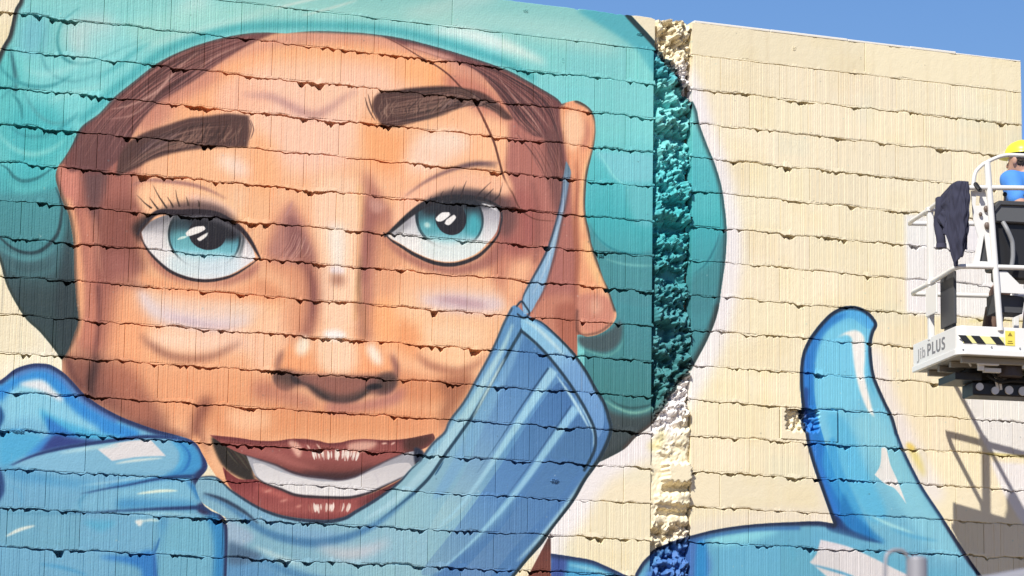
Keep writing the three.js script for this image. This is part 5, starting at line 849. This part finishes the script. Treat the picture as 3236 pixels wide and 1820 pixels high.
// under the deck: pivot, fittings and the jib with its hose rollers
part(lift, 'pivot_plate', box(0.19, 0.05, 0.34, 0.165, -0.105, 0.44), black);
part(lift, 'pivot_block', [box(0.2, 0.09, 0.26, 0.29, -0.075, 0.42, 0.02), box(0.3, 0.06, 0.3, 0.38, -0.03, 0.42, 0.01)], rubber);
part(lift, 'rotator', new THREE.CylinderGeometry(0.085, 0.085, 0.1, 24).translate(0.44, -0.055, 0.66), std(0.06, 0.045, 0.045, 0.5));
for (const f of [box(0.15, 0.045, 0.03, 0.24, -0.028, 0.78), box(0.04, 0.075, 0.035, 0.2, -0.045, 0.75), box(0.12, 0.03, 0.04, 0.29, -0.075, 0.72), box(0.03, 0.05, 0.03, 0.5, -0.04, 0.78), box(0.04, 0.025, 0.03, 0.56, -0.085, 0.68)]) part(lift, 'hydraulic_fitting', f, white);
for (const f of [bar([0.13, -0.012, 0.7], [0.15, -0.05, 0.7], 0.007), bar([0.36, -0.1, 0.6], [0.39, -0.19, 0.57], 0.01), bar([0.39, -0.1, 0.6], [0.41, -0.18, 0.57], 0.01)]) part(lift, 'pipe_fitting', f, white);
part(lift, 'hydraulic_hose', [tube([[0.32, -0.06, 0.62], [0.36, -0.11, 0.64], [0.42, -0.13, 0.62], [0.52, -0.1, 0.6], [0.7, -0.12, 0.6]], 0.011, 30), tube([[0.3, -0.09, 0.6], [0.38, -0.14, 0.63], [0.48, -0.125, 0.62], [0.75, -0.13, 0.6]], 0.01, 30)], rubber);
const jib = part(lift, 'jib_boom', [box(2.4, 0.09, 0.22, 1.41, -0.18, 0.46, 0.01), box(2.2, 0.07, 0.2, 1.45, -0.105, 0.44, 0.01)], black);
for (const [x, y, r] of [[0.255, -0.168, 0.026], [0.365, -0.19, 0.026], [0.465, -0.183, 0.029], [0.565, -0.186, 0.031], [0.68, -0.19, 0.026], [0.8, -0.19, 0.026], [0.43, -0.115, 0.022], [0.525, -0.1, 0.02], [0.64, -0.105, 0.02]]) part(jib, 'roller', new THREE.CylinderGeometry(r, r, 0.02, 22).rotateX(Math.PI / 2).translate(x, y, 0.575), y < -0.15 ? white : grey);
part(lift, 'main_boom', [bar([2.6, -0.15, 0.45], [4.6, -3.1, 1.2], 0.13, 16)], white);
part(lift, 'chassis', [box(2.2, 0.7, 1.6, 5.0, -3.5, 1.3, 0.06), box(1.1, 0.5, 1.1, 4.7, -3.0, 1.3, 0.08)], white);
for (const [x, z] of [[4.2, 0.4], [5.8, 0.4], [4.2, 2.2], [5.8, 2.2]]) { const w = part(lift, 'wheel', new THREE.TorusGeometry(0.33, 0.13, 12, 28).translate(x, -4.0, z), rubber); part(w, 'rim', new THREE.CylinderGeometry(0.24, 0.24, 0.18, 24).rotateX(Math.PI / 2).translate(x, -4.0, z), white); }

// ---------------------------------------------------------------- jacket over the corner of the top rail
{
  const base = [0, 0.6, 0.75], j = thing('jacket', 'dark navy jacket hanging over the corner of the platform rail', 'jacket', ...onBasket(...base), TURN);
  const rp = new THREE.CatmullRomCurve3([[-0.006, 1.11, 0.62], [-0.01, 1.128, 0.75], [-0.014, 1.14, 0.86], [-0.002, 1.145, 0.905], [0.03, 1.145, 0.912], [0.065, 1.145, 0.908]].map(v3));
  const nS = 64, nT = 60, P = [], I = [];
  for (let i = 0; i <= nS; i++) {
    const s = i / nS, c = rp.getPoint(s), t = rp.getTangent(s), nrm = new THREE.Vector3(-t.z, 0, t.x).negate().normalize();            // outward, away from the platform
    if (nrm.x > 0.2 && nrm.z < 0) nrm.negate();
    const out = nrm.dot(new THREE.Vector3(-0.6, 0, 0.5)) < 0 ? nrm.negate() : nrm;
    const L = 0.33 + 0.2 * smooth(0.3, 0.45, s) + 0.035 * Math.sin(s * Math.PI * 2.2 - 1.2) - 0.06 * smooth(0.85, 1, s) + 0.01 * noise2(s * 9, 4);
    for (let k = 0; k <= nT; k++) {
      const q = k / nT; let y, o;
      if (q < 0.08) { const a = (q / 0.08) * Math.PI; y = c.y + 0.02 + 0.012 * Math.sin(a); o = -0.018 * Math.cos(a); }
      else if (q < 0.72) { const u = (q - 0.08) / 0.64, swing = 0.012 * u + 0.022 * u * Math.sin(s * 17 + u * 2.2) + 0.012 * noise2(s * 5, u * 3) * (0.3 + u) + 0.008 * noise2(s * 13, u * 5); y = c.y + 0.02 - u * L; o = 0.018 + swing + 0.02 * Math.sin(u * Math.PI); }
      else if (q < 0.76) { const u = (q - 0.72) / 0.04, e = 0.018 + 0.012 + 0.022 * Math.sin(s * 17 + 2.2) + 0.012 * noise2(s * 5, 3) * 1.3 + 0.008 * noise2(s * 13, 5); y = c.y + 0.02 - L - 0.006 * Math.sin(u * Math.PI); o = e - 0.014 * u; }
      else { const u = (q - 0.76) / 0.24, e = 0.004 + 0.012 + 0.022 * Math.sin(s * 17 + 2.2) + 0.012 * noise2(s * 5, 3) * 1.3 + 0.008 * noise2(s * 13, 5); y = c.y + 0.02 - L * (1 - u); o = e * (1 - u) - 0.018 * u; }
      const nar = (s - 0.6) * smooth(0.3, 1, q < 0.74 ? q / 0.74 : (1 - q) / 0.26) * 0.35, cc = rp.getPoint(clamp(s - nar, 0, 1));
      P.push(cc.x + out.x * o - base[0], y - base[1], cc.z + out.z * o - base[2]);
    }
  }
  for (let i = 0; i < nS; i++) for (let k = 0; k < nT; k++) { const a = i * (nT + 1) + k, b = a + nT + 1; I.push(a, b, a + 1, b, b + 1, a + 1); }
  const geo = new THREE.BufferGeometry(); geo.setAttribute('position', new THREE.Float32BufferAttribute(P, 3)); geo.setIndex(I); geo.computeVertexNormals();
  const cloth = std(0.032, 0.034, 0.066, 0.9, { side: THREE.DoubleSide });
  part(j, 'body', geo, cloth);
  const sl = []; for (let i = 0; i <= 12; i++) { const u = i / 12; sl.push([-0.045 - 0.012 * Math.sin(u * 3), 1.1 - u * 0.33 - base[1], 0.66 + 0.02 * u + 0.012 * Math.sin(u * 9) - base[2]]); }
  part(j, 'sleeve', new THREE.TubeGeometry(new THREE.CatmullRomCurve3(sl.map(v3)), 30, 0.032, 14).scale(1, 1, 1), cloth);
  part(j, 'cuff', new THREE.CylinderGeometry(0.035, 0.037, 0.03, 18).translate(sl[12][0], sl[12][1], sl[12][2]), std(0.05, 0.05, 0.09, 0.9));
}

// ---------------------------------------------------------------- the painter
const dcap = (p, a, b, ra, rb) => { const ab = [b[0] - a[0], b[1] - a[1], b[2] - a[2]], L2 = ab[0] ** 2 + ab[1] ** 2 + ab[2] ** 2 || 1e-9, t = clamp(((p[0] - a[0]) * ab[0] + (p[1] - a[1]) * ab[1] + (p[2] - a[2]) * ab[2]) / L2, 0, 1); return Math.hypot(p[0] - a[0] - ab[0] * t, p[1] - a[1] - ab[1] * t, p[2] - a[2] - ab[2] * t) - (ra + (rb - ra) * t); };
const smin = (a, b, k) => { const h = Math.max(k - Math.abs(a - b), 0) / k; return Math.min(a, b) - (h * h * k) / 4; };
const blend = (bones, k) => (p) => { let d = 9; for (const [a, b, ra, rb] of bones) d = smin(d, dcap(p, a, b, ra, rb), k); return d; };
const ell = (p, c, r) => { const q = [(p[0] - c[0]) / r[0], (p[1] - c[1]) / r[1], (p[2] - c[2]) / r[2]], l = Math.hypot(...q); return (l - 1) * Math.min(...r); };
function surface(f, c, half, n) {
  const mc = new MarchingCubes(n, white, false, false, 120000); mc.isolation = 0; let i = 0;
  for (let z = 0; z < n; z++) for (let y = 0; y < n; y++) for (let x = 0; x < n; x++) mc.field[i++] = -f([c[0] + ((x - n / 2) / (n / 2)) * half[0], c[1] + ((y - n / 2) / (n / 2)) * half[1], c[2] + ((z - n / 2) / (n / 2)) * half[2]]);
  mc.update();
  const P = new Float32Array(mc.positionArray.subarray(0, mc.count * 3)); for (let q = 0; q < mc.count; q++) for (let k = 0; k < 3; k++) P[q * 3 + k] = c[k] + P[q * 3 + k] * half[k];
  let geo = new THREE.BufferGeometry(); geo.setAttribute('position', new THREE.BufferAttribute(P, 3)); geo = mergeVertices(geo, 1e-5); geo.computeVertexNormals(); return geo.toNonIndexed();
}
{
  const TH2 = TURN - 2.6, man = thing('person', 'person in yellow hard hat, blue shirt and brown boots standing in the work platform', 'person', ...onBasket(0.75, 0.032, 0.4), TH2);
  const skin = std(0.5, 0.29, 0.21, 0.55), shirt = std(0.07, 0.26, 0.72, 0.8), dark = std(0.03, 0.033, 0.05, 0.85), boot = std(0.13, 0.075, 0.055, 0.7), hairM = std(0.03, 0.02, 0.016, 0.7);
  const H = { l: [0.095, 0.84, -0.01], r: [-0.095, 0.84, -0.01] }, K = { l: [0.22, 0.48, 0.16], r: [-0.11, 0.46, -0.06] }, A = { l: [0.32, 0.1, 0.19], r: [-0.12, 0.1, -0.16] }, T = { l: [0.36, 0.035, 0.34], r: [-0.14, 0.035, -0.01] };
  const S = { l: [0.175, 1.27, 0.07], r: [-0.175, 1.27, 0.08] }, E = { l: [0.25, 1.06, -0.06], r: [-0.24, 1.06, 0.2] }, Wr = { l: [0.27, 1.06, 0.15], r: [-0.17, 1.08, 0.36] };
  const torso = [[[0, 0.88, 0], [0, 1.04, 0.02], 0.135, 0.12], [[0, 1.04, 0.02], [0, 1.2, 0.05], 0.12, 0.128], [[-0.07, 1.2, 0.05], [0.07, 1.2, 0.05], 0.115, 0.115], [S.l, S.r, 0.06, 0.06], [[0, 1.26, 0.07], [0, 1.38, 0.1], 0.06, 0.05]];
  const arms = ['l', 'r'].flatMap((s) => [[S[s], E[s], 0.055, 0.043], [E[s], Wr[s], 0.043, 0.029]]), legs = ['l', 'r'].flatMap((s) => [[H[s], K[s], 0.092, 0.06], [K[s], A[s], 0.06, 0.04], [A[s], T[s], 0.045, 0.032]]);
  const flatT = (f) => (p) => f([p[0], p[1], p[2]]);
  const body = surface(flatT(blend([...torso, ...arms, ...legs], 0.04)), [0, 0.7, 0.1], [0.42, 0.76, 0.5], 100);
  const hc = [0, 1.455, 0.13];
  const head = surface((p) => { let d = ell(p, [0, hc[1] + 0.015, hc[2] - 0.01], [0.076, 0.105, 0.093]); d = smin(d, ell(p, [0, hc[1] - 0.06, hc[2] + 0.035], [0.052, 0.055, 0.06]), 0.03); d = smin(d, dcap(p, [0, hc[1] + 0.01, hc[2] + 0.085], [0, hc[1] - 0.025, hc[2] + 0.108], 0.009, 0.015), 0.014);
    for (const s of [-1, 1]) { d = smin(d, ell(p, [s * 0.079, hc[1] - 0.01, hc[2] - 0.012], [0.012, 0.03, 0.02]), 0.008); d = -smin(-d, ell(p, [s * 0.03, hc[1] + 0.012, hc[2] + 0.09], [0.016, 0.011, 0.012]), 0.008); }
    d = smin(d, dcap(p, [-0.02, hc[1] - 0.06, hc[2] + 0.088], [0.02, hc[1] - 0.06, hc[2] + 0.088], 0.009, 0.009), 0.008); return smin(d, dcap(p, [0, 1.33, 0.085], [0, 1.42, 0.12], 0.05, 0.05), 0.03); }, [0, 1.45, 0.13], [0.12, 0.14, 0.15], 84);
  const hand = (w, dir, side) => { // palm, four curled fingers and a thumb, gripping
    const d = v3(dir).normalize(), up = new THREE.Vector3(0, 1, 0), lat = new THREE.Vector3().crossVectors(d, up).normalize().multiplyScalar(side), dn = new THREE.Vector3().crossVectors(d, lat).normalize(); if (dn.y > 0) dn.negate();
    const at = (a, b, c) => v3(w).addScaledVector(d, a).addScaledVector(lat, b).addScaledVector(dn, c).toArray(), bones = [[at(0, 0, 0), at(0.03, 0, 0), 0.026, 0.024], [at(0.03, -0.022, 0), at(0.078, -0.028, 0), 0.016, 0.013], [at(0.03, 0, 0), at(0.082, 0, 0), 0.018, 0.014], [at(0.03, 0.022, 0), at(0.078, 0.026, 0), 0.016, 0.013]], fing = [];
    [[-0.03, 0.9], [-0.011, 1], [0.009, 0.96], [0.028, 0.78]].forEach(([b, l]) => { const k0 = at(0.08, b, 0.002), k1 = at(0.08 + 0.036 * l, b, 0.014), k2 = at(0.08 + 0.044 * l, b, 0.04), k3 = at(0.08 + 0.026 * l, b, 0.054); fing.push([[k0, k1, 0.0095, 0.009], [k1, k2, 0.009, 0.0082], [k2, k3, 0.0082, 0.0072]]); });
    fing.push([[at(0.022, -0.03, 0.006), at(0.055, -0.05, 0.022), 0.012, 0.0105], [at(0.055, -0.05, 0.022), at(0.08, -0.042, 0.045), 0.0105, 0.0085]]);
    const palm = blend(bones, 0.02), fs = fing.map((b) => blend(b, 0.004)), c = at(0.06, 0, 0.02);
    return surface((p) => { let q = palm(p); for (const f of fs) q = smin(q, f(p), 0.005); return q; }, c, [0.1, 0.1, 0.1], 66);
  };
  part(man, 'body', [body, head, hand(Wr.l, [0.05, -0.1, 1], 1), hand(Wr.r, [0.1, 0.1, 1], -1)], skin);
  const cut = (f, g2) => (p) => Math.max(f(p), g2(p));
  const fat = (bones, e) => bones.map(([a, b, ra, rb]) => [a, b, ra + e, rb + e]);
  const sleeves = ['l', 'r'].map((s) => [S[s], [0, 1, 2].map((k) => S[s][k] + 0.68 * (E[s][k] - S[s][k])), 0.07, 0.066]);
  part(man, 'shirt', surface(cut((p) => blend([...fat(torso.slice(0, 4), 0.02), ...sleeves], 0.04)(p) + 0.006 * noise3(p[0] * 9, p[1] * 6, p[2] * 9), (p) => Math.max(0.85 - p[1], p[1] - 1.345 - 0.25 * (0.07 - p[2]) - 0.3 * Math.abs(p[0]) * 0)), [0, 1.08, 0.06], [0.36, 0.32, 0.34], 80), shirt);
  part(man, 'shorts', surface(cut((p) => blend([[[0, 0.86, 0], [0, 0.92, 0], 0.148, 0.146], ...fat([legs[0], legs[3]], 0.028)], 0.03)(p) + 0.006 * noise3(p[0] * 8, p[1] * 8, p[2] * 8), (p) => Math.max(0.6 - p[1], p[1] - 0.93)), [0, 0.76, 0.08], [0.32, 0.22, 0.36], 64), dark);
  for (const s of ['l', 'r']) part(man, 'boot', surface(cut(blend([[[0, 1, 2].map((k) => A[s][k] + 0.75 * (K[s][k] - A[s][k])), A[s], 0.072, 0.058], [A[s], T[s], 0.058, 0.046], [[A[s][0], 0.035, A[s][2] - 0.03], [T[s][0], 0.03, T[s][2] + 0.01], 0.04, 0.045]], 0.03), (p) => Math.max(p[1] - 0.39, 0.003 - p[1])), [A[s][0], 0.2, A[s][2] + 0.07], [0.16, 0.24, 0.22], 56), boot);
  for (const s of [-1, 1]) { const e = part(man, 'eye', new THREE.SphereGeometry(0.0115, 14, 10).translate(s * 0.03, hc[1] + 0.012, hc[2] + 0.074), std(0.75, 0.73, 0.7, 0.3)); part(e, 'iris', new THREE.SphereGeometry(0.006, 10, 8).translate(s * 0.03, hc[1] + 0.011, hc[2] + 0.0805), std(0.04, 0.025, 0.02, 0.3)); }
  part(man, 'hair', surface(cut((p) => ell(p, [0, hc[1] + 0.02, hc[2] - 0.016], [0.083, 0.108, 0.098]) + 0.004 * noise3(p[0] * 60, p[1] * 60, p[2] * 60), (p) => Math.max(p[2] - (hc[2] + 0.03) + 0.6 * (hc[1] + 0.05 - p[1]) * (p[1] < hc[1] + 0.05 ? 1 : 0), hc[1] - 0.06 - p[1])), [0, 1.47, 0.11], [0.12, 0.14, 0.14], 50), hairM);
  const hat = part(man, 'hard_hat', [new THREE.SphereGeometry(0.106, 32, 16, 0, Math.PI * 2, 0, Math.PI / 2).scale(0.96, 0.86, 1.1).translate(0, hc[1] + 0.05, hc[2] - 0.005), new THREE.CylinderGeometry(0.106, 0.109, 0.012, 32).scale(0.97, 1, 1.11).translate(0, hc[1] + 0.048, hc[2] - 0.005)], std(0.86, 0.8, 0.06, 0.35));
  part(hat, 'brim', new THREE.CylinderGeometry(0.1, 0.1, 0.008, 28, 1, false, -Math.PI / 2, Math.PI).scale(1, 1, 0.75).rotateX(0.15).translate(0, hc[1] + 0.042, hc[2] + 0.09), std(0.86, 0.8, 0.06, 0.35));
  part(hat, 'ridge', new THREE.TorusGeometry(0.099, 0.011, 10, 30, Math.PI * 0.8).rotateZ(Math.PI * 0.1).rotateY(Math.PI / 2).scale(1.6, 0.89, 1.12).translate(0, hc[1] + 0.05, hc[2] - 0.005), std(0.86, 0.8, 0.06, 0.35));
  const red = std(0.45, 0.03, 0.05, 0.7);
  for (const s of [-1, 1]) part(man, 'harness_strap', tube([[s * 0.09, 0.95, -0.135], [s * 0.08, 1.15, -0.1], [s * 0.085, 1.3, 0.0], [s * 0.085, 1.335, 0.08], [s * 0.085, 1.27, 0.165], [s * 0.09, 1.1, 0.205], [s * 0.1, 0.95, 0.16]], 0.016, 40).scale(1, 1, 1), s > 0 ? red : dark);
  part(man, 'harness_belt', new THREE.TorusGeometry(0.152, 0.018, 10, 40).rotateX(Math.PI / 2).scale(1.02, 1.3, 1).translate(0, 0.95, 0.01), dark);
}

// ---------------------------------------------------------------- tree behind the far end of the wall
{
  const b = [11.874, 7.873, -7.000], t = thing('tree', 'dark green tree just showing past the right end of the wall', 'tree', b[0] + 1.0, 0, b[2]);
  const hgt = [11.801, 8.480, -7.000][1];
  part(t, 'trunk', [bar([0, 0, 0], [0.1, hgt * 0.55, 0], 0.16, 12), bar([0.1, hgt * 0.5, 0], [-0.5, hgt * 0.8, 0.2], 0.08), bar([0.1, hgt * 0.5, 0], [0.6, hgt * 0.82, -0.2], 0.08), bar([0.1, hgt * 0.5, 0], [0.05, hgt * 0.9, 0.1], 0.07)], std(0.09, 0.07, 0.05, 0.9));
  const leaf = new THREE.BufferGeometry(); leaf.setAttribute('position', new THREE.Float32BufferAttribute([0, 0, 0, 0.035, 0.05, 0.008, 0, 0.12, 0, 0, 0, 0, 0, 0.12, 0, -0.035, 0.05, 0.008], 3)); leaf.computeVertexNormals();
  const N = 9000, cr = new THREE.InstancedMesh(leaf, std(0.055, 0.085, 0.03, 0.7, { side: THREE.DoubleSide }), N), m = new THREE.Matrix4(), q = new THREE.Quaternion(), e = new THREE.Euler();
  const balls = []; for (let i = 0; i < 22; i++) balls.push([rr(-1.2, 1.2), hgt * 0.55 + rr(0, hgt * 0.36), rr(-1.1, 1.1), rr(0.35, 0.6)]);
  for (let i = 0; i < N; i++) { const k = balls[i % balls.length], d = new THREE.Vector3(rr(-1, 1), rr(-1, 1), rr(-1, 1)).normalize().multiplyScalar(k[3] * Math.cbrt(rr(0.2, 1))); e.set(rr(0, 6), rr(0, 6), rr(0, 6)); m.compose(new THREE.Vector3(k[0] + d.x, Math.min(k[1] + d.y, hgt), k[2] + d.z), q.setFromEuler(e), new THREE.Vector3(1, 1, 1).multiplyScalar(rr(0.8, 1.5))); cr.setMatrixAt(i, m); cr.setColorAt(i, new THREE.Color().setScalar(rr(0.6, 1.3))); }
  cr.name = 'crown'; cr.userData.kind = 'stuff'; cr.castShadow = cr.receiveShadow = true; t.add(cr);
}

// ---------------------------------------------------------------- steel post and rail standing near the camera
{
  const Z = 11, a = [0.431, 2.237, 11.000], r = thing('guard_rail', 'grey steel guard rail post with bent handle in the bottom right foreground', 'guard rail', a[0], 0, a[2]);
  const at = (p) => [p[0] - a[0], p[1], p[2] - a[2]], galv = std(0.36, 0.36, 0.4, 0.5, { metalness: 0.3 });
  part(r, 'post', [new THREE.CylinderGeometry(0.03, 0.03, a[1], 24).translate(0, a[1] / 2, 0), new THREE.SphereGeometry(0.03, 20, 8, 0, 7, 0, 1.6).scale(1, 0.35, 1).translate(0, a[1], 0)], galv);
  const h = [[0.329, 2.115, 11.000], [0.330, 2.213, 11.000], [0.336, 2.247, 11.000], [0.358, 2.260, 11.000], [0.386, 2.260, 11.000], [0.402, 2.244, 11.000]].map(at);
  part(r, 'handle', tube(h, 0.0052, 40), galv);
  part(r, 'rail', bar(at([0.596, 2.159, 11.000]), at([0.878, 2.216, 11.000]), 0.03, 20), galv);
  part(r, 'post', [bar(at([0.846, 2.209, 11.000]), [at([0.846, 2.209, 11.000])[0], 0, 0], 0.028, 20)], galv);
  part(r, 'low_rail', bar([0.01, a[1] - 0.1, 0], at([0.596, 2.159, 11.000]), 0.02, 16), galv);
}
renderer.render(scene, camera);
